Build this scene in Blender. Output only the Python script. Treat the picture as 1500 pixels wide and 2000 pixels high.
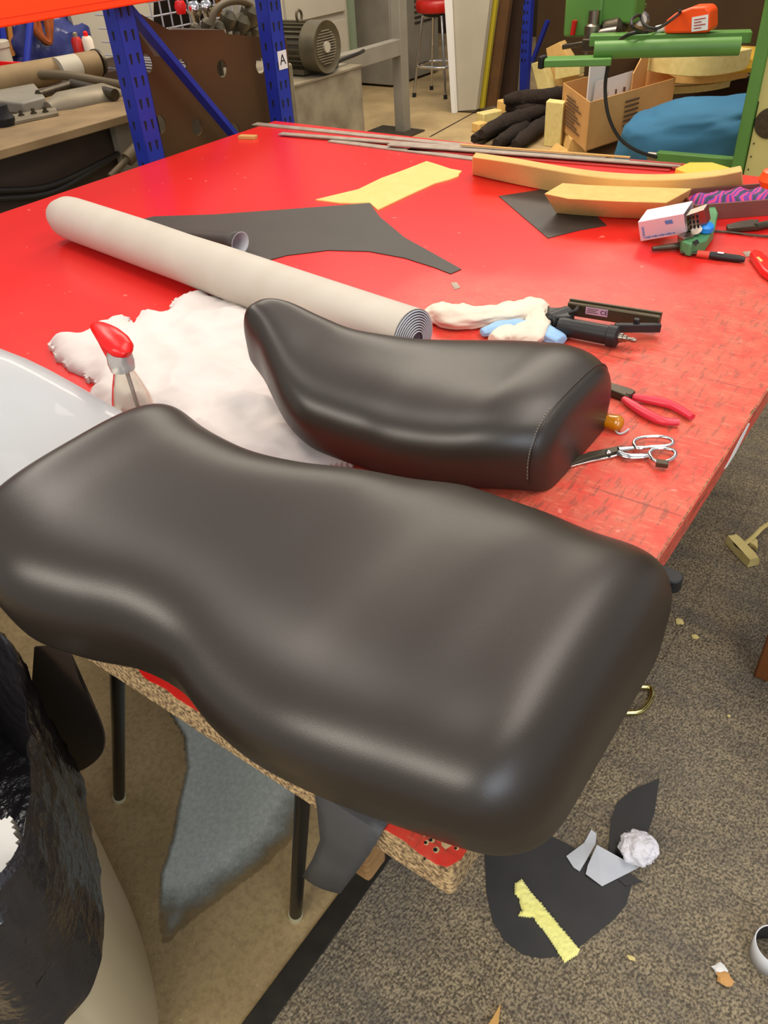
import bpy, bmesh, math, random
from mathutils import Vector, Matrix, Euler, noise
for _o in list(bpy.data.objects): bpy.data.objects.remove(_o)
V = Vector; PI = math.pi
rnd = random.Random(7)
SC = bpy.context.scene; COL = SC.collection

# ------------------------------------------------------------------ camera, world, lights
CAM = V((.2129, -.3416, 1.58)); FPX = 1556.27
CM = Matrix(((.81283522, -.32367474, .48428666), (.57987244, .5284217, -.62009552), (-.05519832, .78485997, .61720983)))
cd = bpy.data.cameras.new('camera'); cam = bpy.data.objects.new('camera', cd); COL.objects.link(cam)
cam.matrix_world = Matrix.Translation(CAM) @ CM.to_4x4()
cd.sensor_fit = 'VERTICAL'; cd.sensor_height = 36; cd.lens = FPX/2000*36; cd.clip_start = .02
SC.camera = cam

w = bpy.data.worlds.new('world'); SC.world = w; w.use_nodes = True
w.node_tree.nodes['Background'].inputs[0].default_value = (.85, .86, .95, 1)
w.node_tree.nodes['Background'].inputs[1].default_value = .46

def area(name, loc, target, sx, sy, power, color, spread=PI):
    l = bpy.data.lights.new(name, 'AREA'); l.shape = 'RECTANGLE'; l.size = sx; l.size_y = sy
    l.energy = power; l.color = color; l.spread = spread
    o = bpy.data.objects.new(name, l); COL.objects.link(o); o.location = loc
    o.rotation_euler = (V(target)-V(loc)).to_track_quat('-Z', 'Y').to_euler()
    return o
WARM = (1, .87, .70); COOL = (.78, .88, 1)
area('ceiling_light_table', (.5, 1.5, 3.3), (-.3, 1.0, .8), 2.6, .9, 44, (1, .91, .80))
area('ceiling_light_front', (-1.0, .35, 3.3), (-.4, .25, .8), .8, 1.5, 9, (1, .93, .84))
area('ceiling_light_behind', (-.2, -1.9, 2.5), (-.1, .2, .4), 1.9, .6, 40, (1, .93, .80))
area('ceiling_light_back', (-2.6, 4.6, 3.5), (-2.8, 4.8, 0), 3.2, 1.4, 150, WARM)
area('ceiling_light_left', (-4.2, 2.0, 3.5), (-3.9, 2.0, 0), 1.2, 2.0, 30, WARM)
area('daylight_window', (2.4, -1.3, 2.1), (-.1, .1, .85), 1.5, 1.3, 32, COOL)
area('ceiling_light_side', (-2.2, .7, 3.0), (-.6, .2, .9), .5, 1.2, 14, (1, .92, .82))
SC.view_settings.view_transform = 'Standard'; SC.view_settings.look = 'None'
SC.view_settings.exposure = .27; SC.view_settings.gamma = 1; SC.view_settings.use_curve_mapping = False

# ------------------------------------------------------------------ pixel to point
def at(px, py, z=None, x=None, y=None):
    d = CM @ V((px-750, 1000-py, -FPX))
    t = (z-CAM.z)/d.z if z is not None else (x-CAM.x)/d.x if x is not None else (y-CAM.y)/d.y
    return CAM + d*t
def ats(pts, z): return [at(a, b, z=z) for a, b in pts]

# ------------------------------------------------------------------ materials
def lin(c):
    r = []
    for v in c:
        v /= 255.; r.append(v/12.92 if v <= .04045 else ((v+.055)/1.055)**2.4)
    return (*r, 1)
def mat(name, c1, c2=None, scale=8, rough=.6, metal=0, bump=0, bscale=60, coat=0, contrast=.25, detail=6, sheen=0, trans=0, ior=1.45, spec=.5, alpha=1, stretch=(1,1,1), mid=.5):
    m = bpy.data.materials.new(name); m.use_nodes = True; nt = m.node_tree; N = nt.nodes; L = nt.links
    b = N['Principled BSDF']; b.inputs['Base Color'].default_value = lin(c1)
    b.inputs['Roughness'].default_value = rough; b.inputs['Metallic'].default_value = metal
    b.inputs['Coat Weight'].default_value = coat; b.inputs['Sheen Weight'].default_value = sheen
    b.inputs['Transmission Weight'].default_value = trans; b.inputs['IOR'].default_value = ior
    b.inputs['Specular IOR Level'].default_value = spec; b.inputs['Alpha'].default_value = alpha
    if c2 or bump:
        tc = N.new('ShaderNodeTexCoord'); mp = N.new('ShaderNodeMapping'); mp.inputs['Scale'].default_value = stretch
        L.new(tc.outputs['Object'], mp.inputs[0])
    if c2:
        n = N.new('ShaderNodeTexNoise'); n.inputs['Scale'].default_value = scale; n.inputs['Detail'].default_value = detail
        L.new(mp.outputs[0], n.inputs['Vector'])
        r = N.new('ShaderNodeValToRGB'); r.color_ramp.elements[0].position = mid-contrast; r.color_ramp.elements[1].position = mid+contrast
        r.color_ramp.elements[0].color = lin(c1); r.color_ramp.elements[1].color = lin(c2)
        L.new(n.outputs['Fac'], r.inputs[0]); L.new(r.outputs[0], b.inputs['Base Color'])
    if bump:
        n = N.new('ShaderNodeTexNoise'); n.inputs['Scale'].default_value = bscale; n.inputs['Detail'].default_value = 4
        L.new(mp.outputs[0], n.inputs['Vector'])
        bp = N.new('ShaderNodeBump'); bp.inputs['Strength'].default_value = min(1, bump); bp.inputs['Distance'].default_value = .01*bump
        L.new(n.outputs['Fac'], bp.inputs['Height']); L.new(bp.outputs[0], b.inputs['Normal'])
    return m
class NT:   # little node helper
    def __init__(s, m): s.m = m; s.N = m.node_tree.nodes; s.L = m.node_tree.links; s.b = s.N['Principled BSDF']
    def new(s, t, **k):
        n = s.N.new(t)
        for a, v in k.items(): setattr(n, a, v)
        return n
    def noise(s, vec, scale, detail=6, rough=.5):
        n = s.new('ShaderNodeTexNoise'); n.inputs['Scale'].default_value = scale; n.inputs['Detail'].default_value = detail; n.inputs['Roughness'].default_value = rough
        s.L.new(vec, n.inputs['Vector']); return n.outputs['Fac']
    def ramp(s, fac, a, b, c1=(0,0,0,1), c2=(1,1,1,1)):
        r = s.new('ShaderNodeValToRGB'); e = r.color_ramp.elements; e[0].position = a; e[1].position = b; e[0].color = c1; e[1].color = c2
        s.L.new(fac, r.inputs[0]); return r.outputs[0]
    def mix(s, fac, a, b, mode='MIX'):
        n = s.new('ShaderNodeMix', data_type='RGBA', blend_type=mode)
        for sock, v in ((n.inputs[0], fac), (n.inputs[6], a), (n.inputs[7], b)):
            if hasattr(v, 'is_output') or hasattr(v, 'links'): s.L.new(v, sock)
            else: sock.default_value = v
        return n.outputs[2]
    def math(s, op, a, b=0):
        n = s.new('ShaderNodeMath', operation=op)
        for sock, v in ((n.inputs[0], a), (n.inputs[1], b)):
            if hasattr(v, 'links'): s.L.new(v, sock)
            else: sock.default_value = v
        return n.outputs[0]
    def vec(s, scale=(1,1,1), rot=(0,0,0), kind='Object'):
        tc = s.new('ShaderNodeTexCoord'); mp = s.new('ShaderNodeMapping'); mp.inputs['Scale'].default_value = scale; mp.inputs['Rotation'].default_value = rot
        s.L.new(tc.outputs[kind], mp.inputs[0]); return mp.outputs[0]
    def bump(s, h, strength=.3, dist=.002):
        bp = s.new('ShaderNodeBump'); bp.inputs['Strength'].default_value = strength; bp.inputs['Distance'].default_value = dist
        s.L.new(h, bp.inputs['Height']); s.L.new(bp.outputs[0], s.b.inputs['Normal'])

# ------------------------------------------------------------------ mesh helpers
def G(): return bmesh.new()
def prism(bm, pts, off, mi=0):
    """closed solid: polygon pts extruded by vector off"""
    a = [bm.verts.new(p) for p in pts]; b = [bm.verts.new(V(p)+V(off)) for p in pts]; n = len(a)
    fs = [bm.faces.new(a), bm.faces.new(b[::-1])] + [bm.faces.new((a[i], b[i], b[(i+1)%n], a[(i+1)%n])) for i in range(n)]
    for f in fs: f.material_index = mi
    bmesh.ops.triangulate(bm, faces=fs[:2]) if n > 4 else None
def box(bm, c, s, rot=None, mi=0):
    R = rot if rot is not None else Matrix.Identity(3); c = V(c)
    v = [bm.verts.new(c + R @ V((s[0]*(i-.5), s[1]*(j-.5), s[2]*(k-.5)))) for i in (0,1) for j in (0,1) for k in (0,1)]
    for q in ((0,1,3,2),(4,6,7,5),(0,4,5,1),(2,3,7,6),(0,2,6,4),(1,5,7,3)):
        bm.faces.new([v[i] for i in q]).material_index = mi
def bar(bm, p0, p1, w, h, up=(0,0,1), mi=0):
    p0, p1 = V(p0), V(p1); d = p1-p0; x = d.normalized(); y = V(up).cross(x).normalized(); z = x.cross(y)
    R = Matrix((x, y, z)).transposed(); box(bm, (p0+p1)/2, (d.length, w, h), R, mi)
def frames(pts):
    out = []; n = len(pts); up = None
    for i in range(n):
        t = (pts[min(i+1, n-1)]-pts[max(i-1, 0)]).normalized()
        if up is None: up = V((0,0,1)) if abs(t.z) < .9 else V((1,0,0))
        s = t.cross(up).normalized(); up = s.cross(t).normalized(); out.append((s, up))
    return out
def smooth(pts, k=6):
    pts = [V(p) for p in pts]; out = []; n = len(pts)
    for i in range(n-1):
        a, b, c, d = pts[max(i-1,0)], pts[i], pts[i+1], pts[min(i+2,n-1)]
        for j in range(k):
            t = j/k; out.append(.5*((2*b)+(c-a)*t+(2*a-5*b+4*c-d)*t*t+(3*b-a-3*c+d)*t**3))
    out.append(pts[-1]); return out
def tube(bm, pts, r, seg=10, closed=False, mi=0, sy=1.0, rfun=None):
    pts = [V(p) for p in pts]; n = len(pts)
    R = r if isinstance(r, (list, tuple)) else [r]*n
    if len(R) != n: R = [R[min(len(R)-1, int(i/(n-1)*(len(R)-1)))]*(1-((i/(n-1)*(len(R)-1))%1)) + R[min(len(R)-1, int(i/(n-1)*(len(R)-1))+1)]*((i/(n-1)*(len(R)-1))%1) for i in range(n)]
    F = frames(pts); rings = []
    for i in range(n):
        s, u = F[i]; rings.append([bm.verts.new(pts[i] + (s*math.cos(a)+u*math.sin(a)*sy)*R[i]*(rfun(i/(n-1), a) if rfun else 1)) for a in [2*PI*j/seg for j in range(seg)]])
    m = n if closed else n-1
    for i in range(m):
        A, B = rings[i], rings[(i+1) % n]
        for j in range(seg): bm.faces.new((A[j], A[(j+1)%seg], B[(j+1)%seg], B[j])).material_index = mi
    if not closed:
        bm.faces.new(rings[0][::-1]).material_index = mi; bm.faces.new(rings[-1]).material_index = mi
def cyl(bm, p0, p1, r0, r1=None, seg=20, mi=0): tube(bm, [p0, p1], [r0, r0 if r1 is None else r1], seg, mi=mi)
def lathe(bm, prof, base, axis=(0,0,1), seg=24, mi=0):
    z = V(axis).normalized(); x = (V((1,0,0)) if abs(z.x) < .9 else V((0,1,0))); x = (x - z*x.dot(z)).normalized(); y = z.cross(x); base = V(base); rings = []
    for r, h in prof: rings.append([bm.verts.new(base+z*h+(x*math.cos(a)+y*math.sin(a))*max(r, 1e-4)) for a in [2*PI*j/seg for j in range(seg)]])
    for A, B in zip(rings, rings[1:]):
        for j in range(seg): bm.faces.new((A[j], A[(j+1)%seg], B[(j+1)%seg], B[j])).material_index = mi
    bm.faces.new(rings[0][::-1]).material_index = mi; bm.faces.new(rings[-1]).material_index = mi
def sweep(bm, pts, w, h, mi=0):
    """rectangular section (w across, h up) along pts, pts lie on the bottom centre line"""
    pts = [V(p) for p in pts]; n = len(pts); rings = []
    for i in range(n):
        t = (pts[min(i+1,n-1)]-pts[max(i-1,0)]); t.z = 0; t.normalize(); s = V((t.y, -t.x, 0))
        ww = w[i] if isinstance(w, list) else w
        rings.append([bm.verts.new(p) for p in (pts[i]-s*ww/2, pts[i]+s*ww/2, pts[i]+s*ww/2+V((0,0,h)), pts[i]-s*ww/2+V((0,0,h)))])
    for A, B in zip(rings, rings[1:]):
        for j in range(4): bm.faces.new((A[j], A[(j+1)%4], B[(j+1)%4], B[j])).material_index = mi
    bm.faces.new(rings[0][::-1]).material_index = mi; bm.faces.new(rings[-1]).material_index = mi
def inpoly(x, y, P):
    c = False; n = len(P)
    for i in range(n):
        xa, ya = P[i][0], P[i][1]; xb, yb = P[(i+1)%n][0], P[(i+1)%n][1]
        if (ya > y) != (yb > y) and x < (xb-xa)*(y-ya)/(yb-ya)+xa: c = not c
    return c
def edist(x, y, P):
    best = 9
    for i in range(len(P)):
        a = V((P[i][0], P[i][1])); b = V((P[(i+1)%len(P)][0], P[(i+1)%len(P)][1])); p = V((x, y)); d = b-a
        t = max(0, min(1, (p-a).dot(d)/max(d.length_squared, 1e-12))); best = min(best, (a+d*t-p).length)
    return best
def field(bm, poly, z0, hfun, res=.01, bottom=True):
    """puffy sheet: grid inside poly, top height z0+hfun(x,y,dist to edge)"""
    xs = [p[0] for p in poly]; ys = [p[1] for p in poly]; x0, y0 = min(xs), min(ys)
    nx = int((max(xs)-x0)/res)+2; ny = int((max(ys)-y0)/res)+2; top = {}; bot = {}
    cells = [(i, j) for i in range(nx) for j in range(ny) if inpoly(x0+(i+.5)*res, y0+(j+.5)*res, poly)]
    cs = set(cells)
    def vt(i, j):
        if (i, j) not in top:
            x, y = x0+i*res, y0+j*res
            jx = noise.noise(V((x*60, y*60, 1)))*res*.4; jy = noise.noise(V((x*60, y*60, 7)))*res*.4
            top[i, j] = bm.verts.new((x+jx, y+jy, z0+hfun(x, y, edist(x, y, poly)))); bot[i, j] = bm.verts.new((x+jx, y+jy, z0))
        return top[i, j], bot[i, j]
    for i, j in cells:
        q = [vt(i, j), vt(i+1, j), vt(i+1, j+1), vt(i, j+1)]
        bm.faces.new([a[0] for a in q]); bm.faces.new([a[1] for a in q][::-1])
    for i, j in cells:
        for di, dj, a, b in ((-1,0,(i,j+1),(i,j)), (1,0,(i+1,j),(i+1,j+1)), (0,-1,(i,j),(i+1,j)), (0,1,(i+1,j+1),(i,j+1))):
            if (i+di, j+dj) not in cs:
                bm.faces.new((top[a], bot[a], bot[b], top[b]))
def holed(bm, outer, holes, off):
    """flat plate with holes, extruded by off (all points coplanar)"""
    es = []
    for loop in [outer]+holes:
        v = [bm.verts.new(p) for p in loop]; es += [bm.edges.new((v[i], v[(i+1)%len(v)])) for i in range(len(v))]
    g = bmesh.ops.triangle_fill(bm, edges=es, use_beauty=True); fs = [f for f in g['geom'] if isinstance(f, bmesh.types.BMFace)]
    r = bmesh.ops.extrude_face_region(bm, geom=fs); bmesh.ops.translate(bm, verts=[e for e in r['geom'] if isinstance(e, bmesh.types.BMVert)], vec=V(off))
def link(name, bm, mats, origin, parent=None, sm=True, bevel=0, subdiv=0):
    bmesh.ops.recalc_face_normals(bm, faces=bm.faces)
    if sm:
        for f in bm.faces: f.smooth = True
        for e in bm.edges:
            if len(e.link_faces) == 2 and e.calc_face_angle(0) > .7: e.smooth = False
    me = bpy.data.meshes.new(name); bmesh.ops.translate(bm, verts=bm.verts, vec=-V(origin)); bm.to_mesh(me); bm.free()
    for m in (mats if isinstance(mats, (list, tuple)) else [mats]): me.materials.append(m)
    o = bpy.data.objects.new(name, me); COL.objects.link(o)
    if parent is None: o.location = origin
    else: o.parent = parent
    if bevel:
        b = o.modifiers.new('bevel', 'BEVEL'); b.width = bevel; b.segments = 2; b.limit_method = 'ANGLE'; b.angle_limit = .6
    if subdiv:
        s = o.modifiers.new('sub', 'SUBSURF'); s.levels = s.render_levels = subdiv
    return o
ORG = {}
def root_of(o):
    while o.parent: o = o.parent
    return o
def thing(name, label, cat, loc, group=None):
    o = bpy.data.objects.new(name, None); COL.objects.link(o); o.location = loc; o.empty_display_size = .05
    o['label'] = label; o['category'] = cat
    if group: o['group'] = group
    return o
def part(name, bm, mats, parent, label=None, **k):
    o = link(name, bm, mats, root_of(parent).location.copy(), parent, **k)
    if label: o['label'] = label
    return o
def solo(name, bm, mats, label, cat, group=None, **k):
    bm.verts.ensure_lookup_table(); vs = [v.co for v in bm.verts]
    c = V((sum(v.x for v in vs)/len(vs), sum(v.y for v in vs)/len(vs), min(v.z for v in vs)))
    o = link(name, bm, mats, c, None, **k); o['label'] = label; o['category'] = cat
    if group: o['group'] = group
    return o
def struct(name, bm, mats, **k):
    o = link(name, bm, mats, (0,0,0), None, **k); o['kind'] = 'structure'; return o
def text(name, s, size, M, m, parent, depth=.0006):
    c = bpy.data.curves.new(name, 'FONT'); c.body = s; c.size = size; c.align_x = 'CENTER'; c.align_y = 'CENTER'; c.extrude = depth/2
    t = bpy.data.objects.new(name, c); COL.objects.link(t); bpy.context.view_layer.update()
    me = bpy.data.meshes.new_from_object(t); bpy.data.objects.remove(t)
    me.transform(M); me.transform(Matrix.Translation(-root_of(parent).location)); me.materials.clear(); me.materials.append(m); me.name = name
    o = bpy.data.objects.new(name, me); COL.objects.link(o); o.parent = parent; return o
def basis(o, x, y):
    x = V(x).normalized(); z = x.cross(V(y)).normalized(); y = z.cross(x)
    return Matrix.Translation(o) @ Matrix((x, y, z)).transposed().to_4x4()

TZ = .80   # table top height
# ------------------------------------------------------------------ materials used
M = {}
M['seat'] = mat('seat_vinyl', (43,36,28), rough=.36, bump=.10, bscale=900, spec=.6)
M['seat_dark'] = mat('seat_base_plastic', (24,23,23), rough=.6)
M['thread'] = mat('stitch_thread', (120,112,100), rough=.8)
M['blackvinyl'] = mat('black_vinyl', (52,46,40), (60,54,47), 6, rough=.55, bump=.08, bscale=700)
M['floorvinyl'] = mat('black_offcut_vinyl', (42,42,42), (52,51,50), 12, rough=.6)
M['greyback'] = mat('grey_vinyl_backing', (178,181,186), (190,192,196), 20, rough=.75)
M['roll'] = mat('roll_backing_cloth', (184,174,158), (196,188,174), 7, rough=.9, bump=.1, bscale=300, stretch=(1.5,1,1), contrast=.35)
M['rollend'] = mat('roll_edge_dark', (60,62,70), rough=.6)
M['wrap'] = mat('pale_grey_vinyl_film', (168,168,166), (178,178,178), 4, rough=.45, bump=.6, bscale=7, coat=.25)
M['batt'] = mat('white_wadding', (206,194,186), (212,202,196), 10, rough=1, bump=.4, bscale=22, sheen=.3)
M['fluff'] = mat('white_fluff', (225,222,226), rough=1, bump=.8, bscale=80, sheen=.5)
M['foam'] = mat('yellow_foam', (214,170,96), (224,184,112), 30, rough=.95, bump=.25, bscale=350)
M['foamold'] = mat('aged_yellow_foam', (205,165,98), (226,184,112), 9, rough=.95, bump=.3, bscale=260)
M['foampale'] = mat('pale_yellow_foam', (222,206,140), (206,184,112), 25, rough=.95, bump=.3, bscale=200)
M['felt'] = mat('cream_yellow_felt', (228,188,112), (234,198,126), 20, rough=1, bump=.1, bscale=200)
M['lemon'] = mat('lemon_yellow_fleece', (236,232,130), (242,238,150), 20, rough=1, bump=.5, bscale=120, sheen=.4)
M['chip'] = mat('particle_board', (196,164,116), (104,82,56), 190, rough=.9, bump=.5, bscale=150, contrast=.12)
M['pale'] = mat('bare_pale_wood', (206,178,130), (176,146,100), 90, rough=.9)
M['ply'] = mat('layered_board', (176,136,84), (132,96,54), 30, rough=.9, stretch=(1,1,9), bump=.3, bscale=60)
M['dark'] = mat('near_black', (18,16,15), rough=.7)
M['legblack'] = mat('black_steel_tube', (22,21,19), rough=.35, metal=.3)
M['rubber'] = mat('pale_rubber_foot', (190,180,140), rough=.8)
M['blue'] = mat('blue_rack_paint', (34,52,160), (30,44,140), 5, rough=.42)
M['orange'] = mat('orange_beam_paint', (250,72,8), rough=.45)
M['white'] = mat('white_paper', (226,224,218), rough=.8)
M['black'] = mat('black_ink', (14,14,14), rough=.7)
M['card'] = mat('brown_cardboard', (86,58,24), (74,48,20), 3, rough=.85)
M['boxcard'] = mat('corrugated_box_card', (206,156,94), (194,144,84), 8, rough=.9)
M['ink'] = mat('brown_print_ink', (96,70,48), rough=.9)
M['metal'] = mat('dull_grey_steel', (150,140,118), (120,108,86), 7, rough=.5, metal=.3, bump=.05, bscale=20)
M['benchmetal'] = mat('dusty_steel_bench', (150,126,88), (118,96,64), 6, rough=.7, metal=.1)
M['greypaint'] = mat('grey_paint', (138,132,118), (120,114,100), 5, rough=.55)
M['palepanel'] = mat('pale_panel', (176,168,148), (166,158,140), 4, rough=.6)
M['stone'] = mat('mottled_grey_steel', (150,140,116), (104,94,76), 6, rough=.7, contrast=.2)
M['motor'] = mat('olive_grey_motor', (96,88,66), (76,68,50), 10, rough=.4, metal=.2)
M['chrome'] = mat('chrome', (215,212,208), rough=.12, metal=1)
M['steel'] = mat('tool_steel', (150,140,128), rough=.3, metal=1)
M['darksteel'] = mat('dark_tool_steel', (66,58,46), (88,78,62), 40, rough=.4, metal=.6)
M['redgrip'] = mat('pink_red_grip', (206,44,62), rough=.35, spec=.6)
M['redplast'] = mat('red_plastic', (226,22,20), rough=.3)
M['amber'] = mat('amber_plastic', (214,140,10), rough=.12, trans=.35, ior=1.5)
M['orangeplast'] = mat('orange_plastic', (245,80,16), rough=.4)
M['stoolred'] = mat('red_stool_vinyl', (176,26,16), rough=.35)
M['green'] = mat('green_machine_paint', (92,140,62), (80,124,54), 4, rough=.45)
M['tackergreen'] = mat('green_tacker_paint', (86,150,96), (70,124,78), 14, rough=.4)
M['cream'] = mat('cream_cabinet_paint', (196,186,116), (188,178,108), 4, rough=.55)
M['bag'] = mat('blue_beanbag_cloth', (52,112,146), (44,98,132), 3, rough=.8, bump=.35, bscale=5)
M['brownfoam'] = mat('brown_board', (92,62,26), (70,44,18), 5, rough=.9)
M['darkbrown'] = mat('dark_brown_board', (58,36,18), (44,28,14), 5, rough=.9)
M['olive'] = mat('yellow_green_edge', (166,150,30), rough=.8)
M['darkfuzz'] = mat('dark_brown_fibre', (50,38,28), (30,22,18), 50, rough=1, bump=.8, bscale=120)
M['gun'] = mat('black_gun_body', (30,28,27), rough=.45, bump=.05, bscale=400)
M['gunmag'] = mat('bronze_grey_magazine', (82,72,54), rough=.38, metal=.6)
M['pinklabel'] = mat('pink_label', (196,150,170), (186,140,160), 60, rough=.6)
M['rag'] = mat('off_white_cotton', (226,212,192), (216,200,180), 12, rough=.95, bump=.3, bscale=250)
M['bluerag'] = mat('pale_blue_cotton', (150,186,220), (136,172,206), 12, rough=.95)
M['bluecap'] = mat('bright_blue_plastic', (20,130,215), rough=.4)
M['blueprint'] = mat('blue_print', (96,140,200), rough=.7)
M['pinkwhite'] = mat('pinkish_white_card', (222,206,210), rough=.7)
M['liner'] = mat('black_bin_liner', (40,38,40), rough=.17, bump=.9, bscale=24, spec=.8, stretch=(1,1,1.3))
M['binbody'] = mat('beige_plastic_bin', (196,178,140), (206,190,154), 3, rough=.5)
M['tray'] = mat('maroon_brown_tray', (122,72,62), (108,62,52), 8, rough=.5)
M['wood'] = mat('brown_wood', (128,74,32), (104,58,24), 20, rough=.5, stretch=(1,1,.2))
M['greystrip'] = mat('grey_aluminium_strip', (170,156,138), (140,124,108), 20, rough=.5, metal=.2)
M['redstrip'] = mat('dark_red_strip', (170,40,34), rough=.6)
M['stick'] = mat('wooden_stick', (196,150,84), rough=.8)
M['wirewhite'] = mat('white_wire', (170,168,172), rough=.5)
M['cable'] = mat('black_cable', (30,28,24), rough=.5)
M['hose'] = mat('brown_hose', (92,78,54), rough=.6)
M['brass'] = mat('brass_plated_metal', (206,196,130), rough=.18, metal=1)
M['glass'] = mat('clear_bottle_plastic', (240,240,234), rough=.04, trans=1, ior=1.42)
M['cloudy'] = mat('cloudy_clear_plastic', (200,200,196), rough=.2, trans=.6, ior=1.4)
M['tarp'] = mat('blue_plastic_tarp', (60,66,120), (40,40,84), 6, rough=.2, bump=.6, bscale=12)
M['rust'] = mat('rusty_orange_straps', (170,80,24), (96,54,24), 12, rough=.8)
M['crate'] = mat('amber_wood_panel', (176,112,44), (128,80,30), 5, rough=.7, stretch=(3,3,.4))
# striped purple / magenta cloth
m = mat('purple_magenta_cloth', (150,50,120), rough=.7); t = NT(m)
v = t.vec((1,1,1)); wv = t.new('ShaderNodeTexWave'); wv.inputs['Scale'].default_value = 9; wv.inputs['Distortion'].default_value = 9; t.L.new(v, wv.inputs[0])
r = t.new('ShaderNodeValToRGB'); r.color_ramp.interpolation = 'CONSTANT'; e = r.color_ramp.elements; e[0].color = lin((60,60,80)); e[0].position = 0; e[1].position = .2; e[1].color = lin((120,60,160))
for p, c in ((.42,(206,50,110)),(.72,(226,70,110)),(.86,(110,50,140))): n = e.new(p); n.color = lin(c)
t.L.new(wv.outputs['Fac'], r.inputs[0]); t.L.new(r.outputs[0], t.b.inputs['Base Color']); M['stripe'] = m
# red table top: glossy red laminate, scratched and rubbed pale over the working corner
m = mat('red_table_paint', (226,34,30), rough=.30); t = NT(m)
v = t.vec(); vs = t.vec((1,.16,1), (0,0,.25)); vs2 = t.vec((.25,1,1), (0,0,-.2))
sep = t.new('ShaderNodeSeparateXYZ'); t.L.new(v, sep.inputs[0])
big = t.noise(v, 1.6, 4)
# worn patch centred on the tool corner (x -0.1, y 1)
dx = t.math('MULTIPLY', t.math('SUBTRACT', sep.outputs[0], 1.15), 1.25); dy = t.math('MULTIPLY', t.math('ADD', sep.outputs[1], .27), .80)
dist = t.math('SQRT', t.math('ADD', t.math('MULTIPLY', dx, dx), t.math('MULTIPLY', dy, dy)))
wear = t.ramp(t.math('SUBTRACT', dist, t.math('MULTIPLY', t.math('SUBTRACT', big, .5), 1.6)), .45, 1.15, (1,1,1,1), (0,0,0,1))
fine = t.noise(v, 16, 10, .7); sc1 = t.noise(vs, 105, 8, .68); sc2 = t.noise(vs2, 120, 8, .68)
rub = t.math('MULTIPLY', wear, t.ramp(fine, .22, .62))
c = t.mix(rub, lin((217,34,30)), lin((198,96,72)))
scr = t.math('MULTIPLY', t.ramp(sc1, .53, .60), wear); scr2 = t.math('MULTIPLY', t.ramp(sc2, .54, .62), wear)
c = t.mix(t.math('MULTIPLY', scr, .6), c, lin((120,70,54))); c = t.mix(t.math('MULTIPLY', scr2, .4), c, lin((226,130,100)))
pl = t.math('ABSOLUTE', t.math('SUBTRACT', t.math('FRACT', t.math('ADD', t.math('MULTIPLY', sep.outputs[1], 4.6), t.math('MULTIPLY', t.noise(v, 5, 2), .05))), .5)); pl = t.math('MULTIPLY', t.ramp(pl, .004, .012, (1,1,1,1), (0,0,0,1)), t.math('MULTIPLY', wear, t.ramp(t.noise(v, 6, 4), .45, .6))); c = t.mix(t.math('MULTIPLY', pl, .6), c, lin((96,50,40)))
spots = t.math('MULTIPLY', t.ramp(t.noise(v, 16, 8, .75), .60, .68), wear); c = t.mix(t.math('MULTIPLY', spots, .6), c, lin((92,70,58)))
cl = t.ramp(t.noise(v, 34, 3, .4), .74, .76); c = t.mix(t.math('MULTIPLY', cl, .5), c, lin((236,150,130)))
t.L.new(c, t.b.inputs['Base Color']); t.L.new(t.mix(wear, (.28,)*3+(1,), (.5,)*3+(1,)), t.b.inputs['Roughness'])
t.bump(fine, .08, .001); M['red'] = m
# concrete floor
m = mat('concrete', (120,100,66), rough=.6); t = NT(m); v = t.vec()
c = t.mix(t.ramp(t.noise(v, 2.2, 8, .6), .3, .7), lin((146,124,84)), lin((194,168,120)))
c = t.mix(t.math('MULTIPLY', t.ramp(t.noise(v, 70, 8, .7), .45, .62), .3), c, lin((84,70,44)))
c = t.mix(t.math('MULTIPLY', t.ramp(t.noise(v, 240, 3, .5), .66, .70), .7), c, lin((200,190,160)))
t.L.new(c, t.b.inputs['Base Color']); t.bump(t.noise(v, 30, 6), .15, .002); M['concrete'] = m
# pool of cool floor light put into the colour, with pale fibre flecks
m = mat('painted_cool_light', (120,128,120), rough=.9); t = NT(m); v = t.vec()
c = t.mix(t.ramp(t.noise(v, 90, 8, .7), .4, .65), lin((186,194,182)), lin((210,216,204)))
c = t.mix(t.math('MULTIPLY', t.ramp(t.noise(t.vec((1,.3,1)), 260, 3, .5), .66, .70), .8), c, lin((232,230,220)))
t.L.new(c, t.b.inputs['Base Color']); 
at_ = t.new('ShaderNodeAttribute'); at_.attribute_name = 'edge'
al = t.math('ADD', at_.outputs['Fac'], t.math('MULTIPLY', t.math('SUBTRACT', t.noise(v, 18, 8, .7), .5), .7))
t.L.new(t.ramp(al, .10, .70), t.b.inputs['Alpha']); M['painted_light'] = m
# carpet tiles: short loop pile in brown greys
m = mat('carpet_tiles', (90,84,74), rough=1); t = NT(m); v = t.vec()
vo = t.new('ShaderNodeTexVoronoi'); vo.inputs['Scale'].default_value = 210; t.L.new(t.vec((1,.55,1)), vo.inputs['Vector'])
pile = t.ramp(t.noise(v, 190, 3, .6), .40, .60)
c = t.mix(pile, lin((84,74,58)), lin((160,144,114)))
c = t.mix(t.math('MULTIPLY', t.ramp(t.noise(t.vec((1,2.4,1)), 5, 5, .6), .42, .68), .55), c, lin((74,70,70)))
c = t.mix(t.math('MULTIPLY', t.ramp(t.noise(v, 1.7, 3), .4, .7), .22), c, lin((150,146,134)))
sep = t.new('ShaderNodeSeparateXYZ'); t.L.new(v, sep.inputs[0])
def joint(s, off):
    a = t.math('ABSOLUTE', t.math('SUBTRACT', t.math('FRACT', t.math('MULTIPLY', t.math('ADD', s, off), 2.0)), .5))
    return t.ramp(a, .002, .005, (1,1,1,1), (0,0,0,1))
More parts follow.
